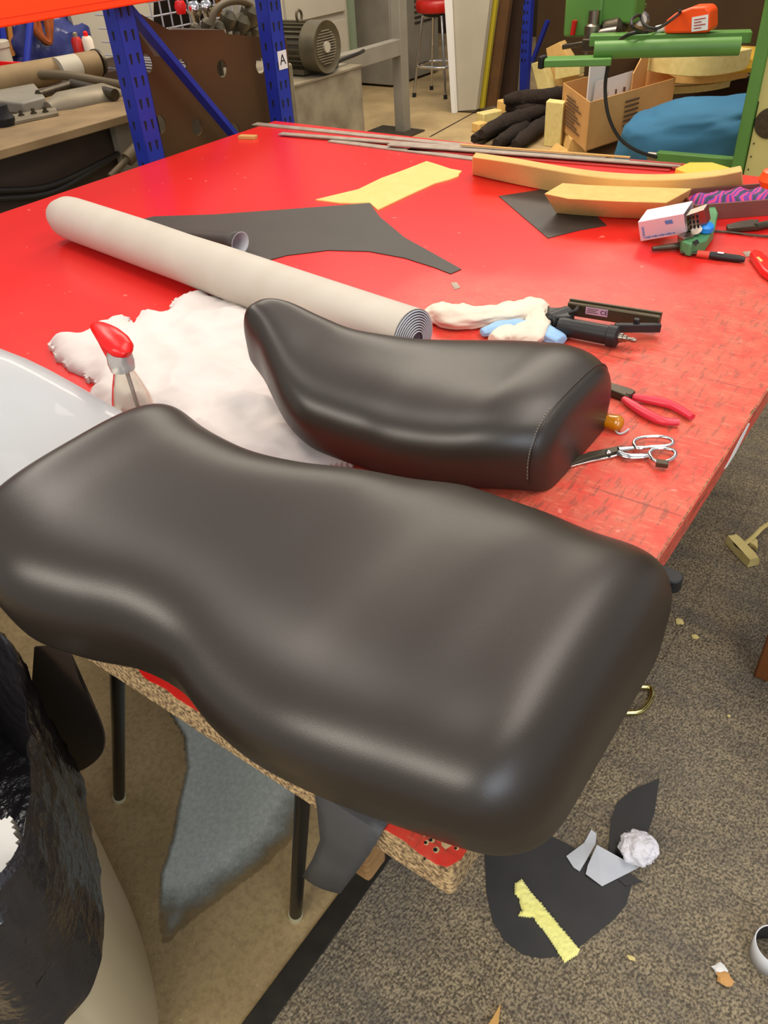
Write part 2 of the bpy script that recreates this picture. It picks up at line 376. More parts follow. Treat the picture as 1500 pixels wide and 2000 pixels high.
j = t.math('MAXIMUM', joint(sep.outputs[0], .32), joint(sep.outputs[1], .13)); c = t.mix(t.math('MULTIPLY', j, .45), c, lin((40,36,32)))
t.L.new(c, t.b.inputs['Base Color']); t.bump(vo.outputs['Distance'], .8, .004); M['carpet'] = m
m = mat('wall_plaster', (66,52,36), (54,42,30), 2, rough=.9); M['wall'] = m

# ------------------------------------------------------------------ the setting
bm = G(); prism(bm, [(-9,-2.5,0),(-.36,-2.5,0),(-.36,3.2,0),(4,3.2,0),(4,10,0),(-9,10,0)], (0,0,-.05)); struct('floor', bm, M['concrete'], sm=False)
bm = G(); prism(bm, [(-.345,-2.5,.004),(4,-2.5,.004),(4,3.2,.004),(-.345,3.2,.004)], (0,0,-.05)); o = struct('floor_carpet', bm, M['carpet'], sm=False)
bm = G(); prism(bm, [(-.385,-2.5,.006),(-.340,-2.5,.006),(-.340,3.2,.006),(-.385,3.2,.006)], (0,0,-.04)); struct('trim_1', bm, mat('black_carpet_edge_strip', (30,27,20), (46,40,30), 30, rough=.7), sm=False, bevel=.002)
bm = G(); box(bm, (-2.5, 10.05, 2), (13, .1, 4)); struct('wall_back', bm, M['wall'], sm=False)
bm = G(); box(bm, (-9.05, 3.8, 2), (.1, 12.6, 4)); struct('wall_left', bm, M['wall'], sm=False)
# expansion joint in the concrete
bm = G(); prism(bm, [at(*p, z=.001) for p in ((838,267),(935,214),(938,214),(842,267))], (0,0,.001)); struct('trim_2', bm, M['darkbrown'], sm=False)
# cool light under the table, painted as a pale film with soft edges
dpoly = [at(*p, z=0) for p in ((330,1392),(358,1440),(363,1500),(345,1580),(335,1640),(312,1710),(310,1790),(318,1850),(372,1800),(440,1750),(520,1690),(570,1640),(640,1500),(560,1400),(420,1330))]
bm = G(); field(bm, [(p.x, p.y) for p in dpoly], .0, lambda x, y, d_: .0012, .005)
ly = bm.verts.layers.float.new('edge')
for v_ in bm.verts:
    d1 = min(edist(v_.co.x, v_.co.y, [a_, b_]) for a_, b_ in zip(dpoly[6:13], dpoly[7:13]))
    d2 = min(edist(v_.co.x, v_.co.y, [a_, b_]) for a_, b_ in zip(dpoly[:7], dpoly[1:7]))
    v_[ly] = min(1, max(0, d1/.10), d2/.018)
o = solo('light_pool_film', bm, M['painted_light'], 'thin grey film painted as a pool of cool light, with fibre flecks, on the concrete under the table', 'painted_light', sm=False); o['kind'] = 'stuff'

# ------------------------------------------------------------------ work table
tb = thing('work_table', 'large square worktable with worn red top and raw chipboard edges', 'table', (-1.2, 1.22, 0))
X0, Y1 = -2.41, 2.44
def rc(x, y, r, a0, a1, n=6): return [(x+r*math.cos(a0+(a1-a0)*i/n), y+r*math.sin(a0+(a1-a0)*i/n)) for i in range(n+1)]
outl = [(X0,0)] + rc(-.008,.008,.008,-PI/2,0) + [(0,Y1),(X0,Y1)]
bm = G(); prism(bm, [(x,y,TZ-.001) for x,y in outl], (0,0,-.044)); part('table_top', bm, M['chip'], tb, 'raw chipboard slab', sm=False)
# red skin, chipped along front edge
pts = []; x = X0
while x < -.012:
    jag = .0008+.004*max(0, noise.noise(V((x*22,3,0)))+.1)+.002*rnd.random()
    if abs(x+.493) < .022: jag += .014*(1-abs(x+.493)/.022)
    pts.append((x, jag)); x += .008+.006*rnd.random()
pts += [(-.009,.0045),(-.006,.009)]; y = .02
while y < Y1:
    pts.append((-.0008-.004*max(0, noise.noise(V((9,y*20,0)))-.15) - (.002 if y < .2 else 0)*rnd.random(), y)); y += .012
pts += [(0,Y1),(X0,Y1)]
bm = G(); prism(bm, [(x,y,TZ) for x,y in pts], (0,0,-.0012))
part('red_laminate', bm, M['red'], tb, 'glossy red top surface, scratched near the tools', sm=False)
bm = G(); yy = .22; pp = []
while yy < Y1: pp.append((yy, TZ-.0012-.004*max(0, noise.noise(V((4,yy*16,0)))-.2)*2)); yy += .015
prism(bm, [(.0005,a,b) for a,b in pp] + [(.0005,Y1,TZ-.044),(.0005,.16,TZ-.044),(.0005,.19,TZ-.02)], (.0012,0,0))
part('painted_edge', bm, M['red'], tb, 'red painted side edge', sm=False)
ya, yb = at(1412, 925, x=.0018).y, at(1458, 850, x=.0018).y; bm = G(); prism(bm, [(.0018, ya+(yb-ya)*f_, TZ-h_) for f_, h_ in ((0,.036),(.25,.030),(.6,.014),(.9,.008),(1,.016),(.8,.030),(.5,.042),(.15,.043))], (.0006,0,0)); part('bare_patch', bm, M['white'], tb, 'pale bare patch on the side edge', sm=False)
bm = G(); hs = [(820,1615,2),(842,1620,2),(827,1630,3),(841,1641,3.5),(855,1633,2.5),(855,1638,3),(831,1646,3),(850,1660,4),(888,1634,3),(891,1648,2.5),(890,1657,2.5),(829,1678,2)]
bm2 = G()
for px, py, r in hs:
    c = at(px, py, z=TZ); rr = r*.00055
    lathe(bm, [(rr,0),(rr,.0006)], (c.x, c.y, TZ), seg=10)
    if r > 2: prism(bm2, [(c.x+rr*(1.4+.5*rnd.random())*math.cos(a)+.0008, c.y+rr*(1.4+.5*rnd.random())*math.sin(a)+.0008, TZ) for a in [k*PI/5 for k in range(10)]], (0,0,.0003))
c = at(873, 1646, z=TZ); prism(bm2, [(c.x+.005*(.7+.5*rnd.random())*math.cos(a), c.y+.008*(.7+.5*rnd.random())*math.sin(a), TZ) for a in [k*PI/7 for k in range(14)]], (0,0,.0003))
part('chipped_paint', bm2, M['pale'], tb, 'pale chips around the screw holes at the corner', sm=False)
part('screw_hole', bm, M['dark'], tb, 'cluster of small dark screw holes', sm=False)['kind'] = 'stuff'
def leg(f, tpt):
    f = V(f); tpt = V(tpt); bm = G(); cyl(bm, f+(tpt-f).normalized()*.012, tpt, .0125, seg=18)
    l = part('leg', bm, M['legblack'], tb); bm = G(); cyl(bm, f, f+(tpt-f).normalized()*.02, .0145, seg=18); part('rubber_foot', bm, M['rubber'], l, 'pale rubber foot')
leg((-.429,.108,0), (-.284,.108,.756)); leg((-.931,.084,0), (-.636,.084,.756))
leg((-.75,2.2,0), (-.75,2.2,.756)); leg((-2.3,2.2,0), (-2.3,2.2,.756)); leg((-2.3,.12,0), (-2.3,.12,.756))

# ------------------------------------------------------------------ the two seats
def kin(k, u):
    n = len(k)-1; t = max(0, min(1, u))*n; i = min(int(t), n-1); s = t-i
    g = lambda j: 2*k[0]-k[1] if j < 0 else 2*k[n]-k[n-1] if j > n else k[j]
    a, b, c, d = g(i-1), g(i), g(i+1), g(i+2)
    return .5*(2*b+(-a+c)*s+(2*a-5*b+4*c-d)*s*s+(-a+3*b-3*c+d)*s**3)
def seat_rings(P, er, nu=90, nt=56, drop=0):
    x0, x1 = P[0], P[1]; cy, wd, b, h = P[2:15], P[15:28], P[28:41], P[41:54]; R = []
    h = [(h[max(i-1,0)]+h[i]*2+h[min(i+1,12)])/4 for i in range(13)]
    for iu in range(nu):
        u = .5-.5*math.cos(PI*iu/(nu-1)); e = 1
        if u < er[0]: e = max(0, 1-(1-u/er[0])**3)**(1/3)
        if u > 1-er[1]: e = min(e, max(0, 1-((u-1+er[1])/er[1])**er[2])**(1/er[2]))
        C = kin(cy, u); W = kin(wd, u)*(.55+.45*e); B = kin(b, u)-drop; H = kin(h, u)+drop; ring = []; X = x0+(x1-x0)*u; be = .38
        sk = [k/7 for k in range(7)]
        for s in sk: ring.append(V((X, C+W*(.92+.08*s**.5), TZ+B+H*be*s)))
        for k in range(nt):
            t = PI*k/(nt-1); cs = math.copysign(abs(math.cos(t))**(2/3.3), math.cos(t)); sn = max(0, math.sin(t))**(2/2.5)
            ring.append(V((X, C+W*cs, TZ+B+H*(be+(1-be)*sn*e))))
        for s in sk[::-1]: ring.append(V((X, C-W*(.92+.08*s**.5), TZ+B+H*be*s)))
        R.append(ring)
    return R
def seat(name, label, P, er, drop):
    rt = thing(name, label, 'seat', ((P[0]+P[1])/2, (P[2]+P[14])/2, TZ), None)
    R = seat_rings(P, er, drop=drop); bm = G(); vv = [[bm.verts.new(p) for p in r] for r in R]
    for A, B in zip(vv, vv[1:]):
        for j in range(len(A)-1): bm.faces.new((A[j], A[j+1], B[j+1], B[j]))
        bm.faces.new((A[-1], A[0], B[0], B[-1]))
    bm.faces.new(vv[0]); bm.faces.new(vv[-1][::-1])
    part('seat_cover', bm, M['seat'], rt)
    bm = G()   # moulded base pan, a little inside the cover and reaching down to the table at the tail
    rings = []
    for r in R[4:-4:3]:
        a, b = r[0], r[-1]; c = (a+b)/2; rings.append([bm.verts.new(p) for p in (c+(a-c)*.86+V((0,0,.01)), c+(b-c)*.86+V((0,0,.01)), c+(b-c)*.84-V((0,0,.004)), c+(a-c)*.84-V((0,0,.004)))])
    for A, B in zip(rings, rings[1:]):
        for j in range(4): bm.faces.new((A[j], A[(j+1)%4], B[(j+1)%4], B[j]))
    bm.faces.new(rings[0][::-1]); bm.faces.new(rings[-1])
    part('base_pan', bm, M['seat_dark'], rt, 'black plastic base pan underneath')
    return rt, R
P1 = [-0.6699, 0.0681, 0.1183, 0.1072, 0.1029, 0.1176, 0.1472, 0.1753, 0.1875, 0.1998, 0.2014, 0.2073, 0.2165, 0.2253, 0.2429, 0.1875, 0.183, 0.1829, 0.1776, 0.1769, 0.1955, 0.2208, 0.2395, 0.238, 0.2328, 0.2246, 0.2182, 0.206, 0.1372, 0.1168, 0.1044, 0.0907, 0.0783, 0.0656, 0.0535, 0.0498, 0.0514, 0.0486, 0.0424, 0.0433, 0.025, 0.1196, 0.1206, 0.1243, 0.1246, 0.1226, 0.1183, 0.1172, 0.1133, 0.1148, 0.1206, 0.1229, 0.1159, 0.1147]
P2 = [-0.7703, -0.2008, 0.5723, 0.5882, 0.5891, 0.5938, 0.6122, 0.6369, 0.6647, 0.6852, 0.704, 0.7162, 0.7245, 0.7333, 0.7371, 0.0251, 0.057, 0.0844, 0.1129, 0.1392, 0.1525, 0.1677, 0.1824, 0.1896, 0.1883, 0.1778, 0.1605, 0.129, 0.1375, 0.116, 0.0917, 0.0682, 0.0483, 0.0325, 0.0208, 0.0141, 0.012, 0.0153, 0.0223, 0.0219, 0.0125, 0.0974, 0.1092, 0.1094, 0.1056, 0.112, 0.1158, 0.12, 0.1272, 0.1277, 0.1297, 0.127, 0.1251, 0.1123]
s1, R1 = seat('motorcycle_seat', 'larger black vinyl motorcycle seat, nearest, overhanging the front table edge', P1, (.10,.09,3), .024)
bm = G(); c = at(1330, 1142, z=TZ+.075); box(bm, c+V((-.034,0,0)), (.05,.028,.018)); cyl(bm, c+V((-.012,0,-.010)), c+V((-.012,0,.010)), .013); part('mounting_tab', bm, M['seat_dark'], s1, 'small black plastic tab at the tail', bevel=.002)
s2, R2 = seat('motorcycle_seat', 'smaller black vinyl motorcycle seat with stitched tail seam, behind the larger one', P2, (.08,.05,4), .010)
# stitched seam around the tail of the smaller seat
ri = min(range(len(R2)), key=lambda i: abs((R2[i][0].x-P2[0])/(P2[1]-P2[0])-.962))
def lift(r, j, d=.0012):
    c = sum(r, V())/len(r); return r[j]+(r[j]-c).normalized()*d
bm = G(); ring = R2[ri]; tube(bm, [lift(ring, j) for j in range(3, len(ring)-3)], .0016, 6); sm = part('seam', bm, M['seat'], s2, 'raised seam around the tail')
for j in range(4, len(ring)-5):
    if j > 40:
        bm = G(); a, b = lift(R2[ri-1], j, .0012), lift(R2[ri-1], j+1, .0012); tube(bm, [a+(b-a)*.2, a+(b-a)*.8], .0009, 5); part('stitch', bm, M['thread'], sm)

# ------------------------------------------------------------------ rolls, wadding, bottle
ra = at(468, 608, z=TZ+.0) ; rl = at(88, 432, z=TZ+.06); rr = at(806, 664, z=TZ+.064)
A = V((rl.x+.02, rl.y+.045, TZ+.067)); B = V((rr.x, rr.y, TZ+.067)); d = (B-A).normalized()
rt = thing('vinyl_roll', 'long grey cloth-backed vinyl roll lying diagonally across the red table', 'roll', (A.x, A.y, TZ))
def wob(u, a): return 1+.02*math.sin(3*a+u*5)+.03*max(0, 1-abs(u-.45)*9)*math.sin(a*2+1)
bm = G(); n = 40; tube(bm, [A+(B-A)*i/n for i in range(n+1)], [.047]+[.059]*1+[.061]*(n-1), 36, rfun=wob); part('backing_cloth', bm, M['roll'], rt)
bm = G(); s = d.cross(V((0,0,1))).normalized(); pts = []
for i in range(240):
    a = i/240*2*PI*9; r = .058*(1-i/240*.75); pts.append(B+d*(.002+.012*i/240)+(s*math.cos(a)+V((0,0,1))*math.sin(a))*r)
tube(bm, pts, .0014, 5); part('spiral_edge', bm, M['greyback'], rt, 'pale spiral of the wound layers')
bm = G(); lathe(bm, [(.059,-.01),(.059,.001),(.02,.01),(.01,.012)], B, d, 32); part('roll_end', bm, M['rollend'], rt, 'dark end of the wound layers')
# wrapped roll far left
bm = G(); n = 50; a0 = V((-2.2,.150,TZ+.128)); b0 = V((-.655,.175,TZ+.128)); pts = [a0+(b0-a0)*i/n for i in range(n+1)]
def wr(u, a): return 1+.05*noise.noise(V((u*7, math.cos(a)*1.6, math.sin(a)*1.6)))
tube(bm, pts, .122, 48, rfun=wr)
for v_ in bm.verts:
    f_ = max(0, min(1, (v_.co.x+.98)/.26)); f_ = f_*f_*(3-2*f_); v_.co.z = TZ+.001+(v_.co.z-TZ-.001)*(1-.56*f_); v_.co.y = .175+(v_.co.y-.175)*(1+.45*f_)
rt = thing('wrapped_roll', 'thick pale grey roll in shiny film at the left edge of the table', 'roll', (-1.4,.15,TZ)); part('film_wrap', bm, M['wrap'], rt)
# wadding
bp = [at(*p, z=TZ) for p in ((100,682),(132,664),(182,652),(222,634),(250,630),(262,642),(276,620),(330,626),(338,604),(346,592),(366,584),(390,578),(430,590),(475,604),(520,640),(520,740),(560,800),(580,852),(600,866),(660,878),(682,896),(690,915),(560,930),(440,905),(330,860),(270,830),(205,800),(172,788),(186,765),(190,752),(165,742),(125,716))]
# keep it clear of the table hidden under the seats
def bh(x, y, dd):
    e = min(1, dd/.035); e = e**.5
    n1 = noise.noise(V((x*7, y*7, 0))); n2 = noise.noise(V((x*22, y*22, 4))); n3 = noise.noise(V((x*70, y*70, 9)))
    ridge = 1-abs(noise.noise(V((x*5+3, y*9, 2))))*2
    return .003+e*max(.006, .022+.020*n1+.008*n2+.002*n3+.016*max(0, ridge))
jag = []
for i, p in enumerate(bp):
    q = bp[(i+1) % len(bp)]
    for k in range(5):
        r = p.lerp(q, k/5); f = 1 if 4 <= i < 14 or i > 24 else .4
        jag.append((r.x+f*.012*noise.noise(V((r.x*60, r.y*60, 0))), r.y+f*.012*noise.noise(V((r.x*60, r.y*60, 5)))))
bm = G(); field(bm, jag, TZ+.0006, bh, .007); solo('wadding', bm, M['batt'], 'fluffy white polyester wadding spread on the red table between the rolls and seats', 'wadding')
# spray bottle
b = at(284, 872, z=TZ); b.z = TZ
c = thing('spray_bottle', 'clear spray bottle with a bright red trigger head', 'bottle', b)
pf = [(.038,0),(.043,.004),(.044,.03),(.041,.065),(.034,.100),(.026,.128),(.020,.145),(.018,.152),(.018,.160)]
bm = G(); lathe(bm, pf+[(r_-.0016, max(.002, h_)) for r_, h_ in pf[::-1]], b+V((0,0,.001)), seg=40); part('bottle_body', bm, M['glass'], c)
bm = G(); tube(bm, [b+V((.008,.004,.03)), b+V((.004,.002,.18))], .0035, 10); part('dip_tube', bm, M['cloudy'], c, 'grey dip tube')
bm = G(); lathe(bm, [(.0205,0),(.0225,.014),(.021,.028),(.016,.036)], b+V((0,0,.158)), seg=24); part('collar', bm, M['cloudy'], c, 'cloudy clear collar')
top = b+V((0,0,.194)); hd = (at(188,642,z=top.z+.02)-at(245,695,z=top.z)); hd.z = 0; hd.normalize()
bm = G(); tube(bm, smooth([top-hd*.034+V((0,0,.002)), top-hd*.018+V((0,0,.008)), top+hd*.006+V((0,0,.016)), top+hd*.034+V((0,0,.022)), top+hd*.058+V((0,0,.024)), top+hd*.070+V((0,0,.023))], 5), [.008,.021,.024,.022,.017,.012,.007], 24, sy=.62); h = part('spray_head', bm, M['redplast'], c, 'bright red spray head')
bm = G(); tube(bm, smooth([top+hd*.060+V((0,0,.016)), top+hd*.052+V((0,0,-.012)), top+hd*.036+V((0,0,-.042))], 5), [.010,.008,.005], 10, sy=.6); part('trigger', bm, M['redplast'], h)

# ------------------------------------------------------------------ sheets and foam on the table
def flat(name, px, m, label, cat, th=.0016, z=TZ, **k):
    bm = G(); prism(bm, [(p.x, p.y, z+.0003) for p in ats(px, z)], (0,0,th)); return solo(name, bm, m, label, cat, sm=False, **k)
rt = thing('vinyl_offcut', 'large black vinyl offcut with a rolled-over flap behind the long grey roll', 'fabric', at(600, 450, z=TZ))
bm = G(); prism(bm, [(p.x,p.y,TZ+.0003) for p in ats([(268,432),(300,424),(420,420),(560,410),(722,398),(742,425),(790,465),(835,490),(901,527),(880,536),(850,524),(790,505),(720,492),(640,490),(560,500),(515,512),(480,520),(400,500)], TZ)], (0,0,.002)); part('vinyl_sheet', bm, M['blackvinyl'], rt, sm=False)
f0 = at(290, 440, z=TZ+.03); f1 = at(470, 478, z=TZ+.028); f0.z = TZ+.012; f1.z = TZ+.028; dd = (f1-f0); side = V((0,0,1)).cross(dd).normalized()
bm = G(); rows = []
for i in range(13):
    u = i/12; c0 = f0+dd*u; rad = .010+.020*u; row = []
    for k in range(17):
        a = -PI*.55+k/16*PI*1.62; row.append(c0+(side*math.cos(a)*1.15+V((0,0,1))*math.sin(a))*rad+V((0,0,rad-c0.z+TZ+.002)))
    rows.append(row)
va = [[bm.verts.new(p) for p in r] for r in rows]
for A_, B_ in zip(va, va[1:]):
    for k in range(16): bm.faces.new((A_[k], A_[k+1], B_[k+1], B_[k]))
o = part('rolled_flap', bm, [M['blackvinyl'], M['greyback']], rt, 'rolled flap showing grey backing'); sd = o.modifiers.new('s', 'SOLIDIFY'); sd.thickness = .002; sd.material_offset = 1; sd.material_offset_rim = 1
flat('felt_piece', [(617,392),(650,384),(700,372),(745,350),(790,334),(833,317),(850,322),(880,332),(902,336),(896,342),(896,346),(880,352),(850,360),(810,378),(780,392),(738,412),(722,398),(690,399),(660,398)], M['felt'], 'long cream-yellow felt strip lying behind the black vinyl offcut', 'fabric', .004)
flat('vinyl_square', [(974,384),(1065,370),(1140,400),(1185,441),(1130,451),(1070,466)], M['blackvinyl'], 'small four-sided black vinyl piece partly under the yellow foam block', 'fabric')
flat('grey_chip', [(880,553),(892,552),(899,563),(888,566)], M['greystrip'], 'tiny grey vinyl chip on the red table beyond the white rag', 'offcut', .001)
flat('grey_chip', [(1450,493),(1464,491),(1470,499),(1458,503)], M['greystrip'], 'tiny grey chip beside the red knife at the right', 'offcut', .001)
# foam block
th = .075; base = ats([(1086,418),(1180,426),(1296,430),(1350,405),(1352,395)], TZ)
topf = ats([(1062,378),(1085,388),(1200,394),(1302,398),(1352,368),(1230,363),(1098,357)], TZ+th)
bm = G()
bt = [V((p.x, p.y, TZ+.002)) for p in (at(1086,418,z=TZ), at(1130,422,z=TZ), at(1200,427,z=TZ), at(1292,430,z=TZ))]
tf = [at(*p, z=TZ+th) for p in ((1062,378),(1110,388),(1200,393),(1302,396))]; tbk = [at(*p, z=TZ+th) for p in ((1098,357),(1150,361),(1230,364),(1352,368))]
bb = [V((t_.x+(b_.x-f_.x), t_.y+(b_.y-f_.y), TZ+.002)) for t_, b_, f_ in zip(tbk, bt, tf)]
r4 = [[bm.verts.new(p) for p in q] for q in zip(bt, tf, tbk, bb)]
for A_, B_ in zip(r4, r4[1:]):
    for k in range(4): bm.faces.new((A_[k], A_[(k+1)%4], B_[(k+1)%4], B_[k]))
bm.faces.new(r4[0][::-1]); bm.faces.new(r4[-1])
solo('foam_block', bm, M['foam'], 'clean-cut yellow foam block lying on the small black vinyl piece', 'foam', bevel=.003)
# curved strip
cl = [at(*p, z=TZ) for p in ((922,342),(1000,360),(1080,376),(1160,388),(1240,396),(1320,396),(1400,388),(1452,376))]
hp = [.085,.08,.075,.07,.07,.075,.08,.085]
tp = [at(*p, z=TZ+h) for p, h in zip(((922,307),(1000,318),(1080,332),(1160,344),(1240,350),(1320,350),(1400,343),(1450,334)), hp)]
tk = [t_+V((-.02,.055,0)) for t_ in tp]
bm = G(); rs = []
cl, tp, tk = smooth(cl, 4), smooth(tp, 4), smooth(tk, 4)
for c0, a, b_ in zip(cl, tp, tk): rs.append([bm.verts.new(p) for p in (V((c0.x, c0.y, TZ+.001)), a, b_, V((c0.x-.02, c0.y+.055, TZ+.001)))])
for A_, B_ in zip(rs, rs[1:]):
    for k in range(4): bm.faces.new((A_[k], A_[(k+1)%4], B_[(k+1)%4], B_[k]))
bm.faces.new(rs[0][::-1]); bm.faces.new(rs[-1])
solo('foam_strip', bm, M['foamold'], 'long curved aged-yellow foam strip along the far edge of the table', 'foam', bevel=.004)
w0 = [at(*p, z=TZ+.05) for p in ((1318,334),(1345,322),(1390,322),(1440,337),(1385,341),(1340,343))]
bm = G(); prism(bm, [V((p.x, p.y, TZ+.040)) for p in w0], (0,0,.018)); prism(bm, [V((p.x+.004, p.y+.006, TZ+.001)) for p in w0], (0,0,.040)); solo('foam_wedge', bm, mat('bright_yellow_foam', (240,176,40), (236,190,90), 8, rough=.9), 'bright yellow foam wedge behind the curved foam strip', 'foam', bevel=.003)

# grey metal strips along the far edge
def strip(a, b_, w, m, label, z=TZ, h=.004, dz=.0):
    p, q = at(*a, z=z), at(*b_, z=z); p.z = z+h/2+.0005; q.z = z+h/2+.0005+dz
    bm = G(); bar(bm, p, q, w, h); return solo('metal_strip', bm, m, label, 'strip', 'thin strips along the far table edge', sm=False)
strip((498,243),(1010,296),.040,M['greystrip'],'long grey metal strip reaching furthest left along the far table edge')
strip((548,262),(1180,312),.034,M['greystrip'],'grey metal strip just right of the leftmost one', z=TZ+.005)
strip((645,276),(930,312),.036,M['greystrip'],'short grey metal strip nearest the camera in the bundle')
strip((760,283),(1330,325),.034,M['greystrip'],'grey metal strip ending near the green rail', z=TZ+.010)
strip((800,292),(1310,332),.050,M['redstrip'],'dark red strip under the grey metal strips', z=TZ+.0)
strip((900,284),(1230,309),.014,M['stick'],'thin pale wooden stick on the far table edge', z=TZ+.014)
bm = G(); bar(bm, at(468,267,z=TZ+.006), at(500,268,z=TZ+.006), .03, .012); solo('wood_chip', bm, M['stick'], 'short wooden offcut at the far left table corner', 'offcut', bevel=.001)
bm = G(); bar(bm, at(1230,314,z=TZ+.012), at(1400,328,z=TZ+.012), .012, .008); solo('metal_strip', bm, M['redstrip'], 'bright red thin bar at the far right table edge', 'strip', 'thin strips along the far table edge')

# tray with striped cloth
tr = thing('tray', 'shallow maroon-brown tray holding striped cloth at the right edge', 'tray', at(1480, 420, z=TZ))
f0, f1 = at(1352, 432, z=TZ), at(1700, 405, z=TZ); dirx = (f1-f0).normalized(); back = V((-dirx.y, dirx.x, 0)); Lx = .55
bm = G(); bar(bm, f0+V((0,0,.022)), f0+dirx*Lx+V((0,0,.022)), .006, .044); part('front_side', bm, M['tray'], tr, bevel=.001)
bm = G(); bar(bm, f0+back*.14+V((0,0,.022)), f0+back*.14+dirx*Lx+V((0,0,.022)), .006, .044); part('back_side', bm, M['tray'], tr, bevel=.001)
bm = G(); bar(bm, f0+back*.003+V((0,0,.022)), f0+back*.137+V((0,0,.022)), .006, .044); part('end_side', bm, M['tray'], tr, bevel=.001)
bm = G(); prism(bm, [f0+V((0,0,.0005)), f0+dirx*Lx+V((0,0,.0005)), f0+dirx*Lx+back*.14+V((0,0,.0005)), f0+back*.14+V((0,0,.0005))], (0,0,.004)); part('tray_floor', bm, M['tray'], tr)
q = [f0+dirx*.01+back*.012, f0+dirx*.5+back*.012, f0+dirx*.5+back*.128, f0+dirx*.01+back*.128]
bm = G(); field(bm, [(p.x,p.y) for p in q], TZ+.006, lambda x, y, d_: .006+min(1, d_/.03)*(.036+.018*noise.noise(V((x*20,y*20,0)))+(.05*max(0,(x-f0.x-.13)/.2) if x>f0.x+.13 else 0)), .01)
solo('striped_cloth', bm, M['stripe'], 'crumpled purple and magenta striped cloth in the maroon tray', 'cloth')
bm = G(); c = at(1492, 352, z=TZ+.14); lathe(bm, [(.01,0),(.04,.004),(.048,.02),(.04,.04),(.015,.05)], c+V((.03,.02,-.02)), seg=24); solo('plastic_float', bm, M['orangeplast'], 'orange rounded plastic object on top of the striped cloth', 'cap')

# ------------------------------------------------------------------ tools
# long-nose shears
def px3(p, z): return at(p[0], p[1], z=z)
sh = thing('shears', 'chrome tailoring shears lying open-handled near the right table edge', 'scissors', at(1215, 880, z=TZ))
z0 = TZ+.004
bm = G(); prism(bm, ats([(1095,912),(1100,905),(1150,886),(1185,879),(1215,873),(1216,882),(1190,889),(1150,898),(1105,915)], z0), (0,0,.004)); part('blade', bm, M['darksteel'], sh, 'dark upper blade', bevel=.0008)
bm = G(); prism(bm, ats([(1085,922),(1095,913),(1150,899),(1185,891),(1210,886),(1214,891),(1190,897),(1150,905),(1100,918)], z0-.003), (0,0,.0035)); part('blade', bm, M['chrome'], sh, 'bright lower blade', bevel=.0006)
bm = G(); c = at(1188, 883, z=z0+.004); lathe(bm, [(.005,0),(.005,.002),(.003,.003)], c, seg=14); part('pivot_screw', bm, M['chrome'], sh)
loop1 = smooth(ats([(1238,868),(1240,860),(1258,854),(1290,853),(1310,858),(1314,866),(1303,871),(1270,873),(1245,876),(1238,868)], z0+.006), 4)
bm = G(); tube(bm, loop1[:-1], .0034, 10, closed=True); tube(bm, smooth(ats([(1208,878),(1225,876),(1245,874),(1275,873)], z0+.004), 4), [.006,.005,.004,.003], 10, sy=.7); part('handle', bm, M['chrome'], sh, 'larger upper finger loop')
loop2 = smooth(ats([(1268,885),(1276,878),(1295,876),(1315,880),(1319,889),(1310,898),(1290,903),(1275,898),(1268,885)], z0+.006), 4)
bm = G(); tube(bm, loop2[:-1], .0034, 10, closed=True); tube(bm, smooth(ats([(1208,884),(1222,890),(1240,891),(1260,890),(1270,888)], z0+.004), 4), [.006,.0065,.006,.004], 10, sy=.7); part('handle', bm, M['chrome'], sh, 'smaller lower thumb loop')
bm = G(); bar(bm, at(1281,904,z=z0+.006), at(1305,907,z=z0+.006), .012, .009); part('tape_wrap', bm, M['darksteel'], sh, 'dark tape on the thumb loop', bevel=.001)
# pliers
pl = thing('pliers', 'diagonal pliers with pinkish-red dipped handles beside the smaller seat', 'pliers', at(1250, 780, z=TZ)); z0 = TZ+.009
bm = G(); prism(bm, ats([(1180,762),(1192,759),(1232,771),(1240,776),(1226,786),(1215,783),(1186,772)], z0-.006), (0,0,.014)); part('jaw', bm, M['darksteel'], pl, bevel=.002)
bm = G(); cyl(bm, at(1228,776,z=z0), at(1228,776,z=z0)+V((0,0,.010)), .006, seg=14); part('pivot', bm, M['darksteel'], pl)
bm = G(); tube(bm, smooth(ats([(1236,775),(1270,781),(1305,789),(1330,801),(1352,815)], z0), 5), [.0065,.0092,.0098,.0092,.0084,.0070], 14, sy=.8); part('handle', bm, M['redgrip'], pl)
bm = G(); tube(bm, smooth(ats([(1219,779),(1240,794),(1268,811),(1295,822),(1326,824)], z0), 5), [.0070,.0092,.0100,.0096,.0086,.0074], 14, sy=.8); part('handle', bm, M['redgrip'], pl)
# amber screwdriver handle
am = thing('screwdriver', 'amber see-through screwdriver handle poking out behind the smaller seat', 'screwdriver', at(1190, 822, z=TZ)); p0, p1 = at(1120,806,z=TZ+.014), at(1212,828,z=TZ+.0145)
bm = G(); tube(bm, smooth([p0, p0.lerp(p1,.3), p0.lerp(p1,.6), p0.lerp(p1,.85), p1, p1+(p1-p0)*.06], 4), [.0125,.0125,.012,.011,.013,.014,.010,.003], 24, rfun=lambda u, a: 1+.05*math.cos(6*a)); part('handle', bm, M['amber'], am)
bm = G(); cyl(bm, p0, p0-(p1-p0).normalized()*.09, .0035); part('shaft', bm, M['steel'], am)
bm = G(); tube(bm, smooth(ats([(1202,842),(1210,847),(1220,844),(1228,838)], TZ+.003), 4), .0018, 6); solo('glue_crumb', bm, M['greyback'], 'thin curled grey scrap beside the amber handle', 'scrap')
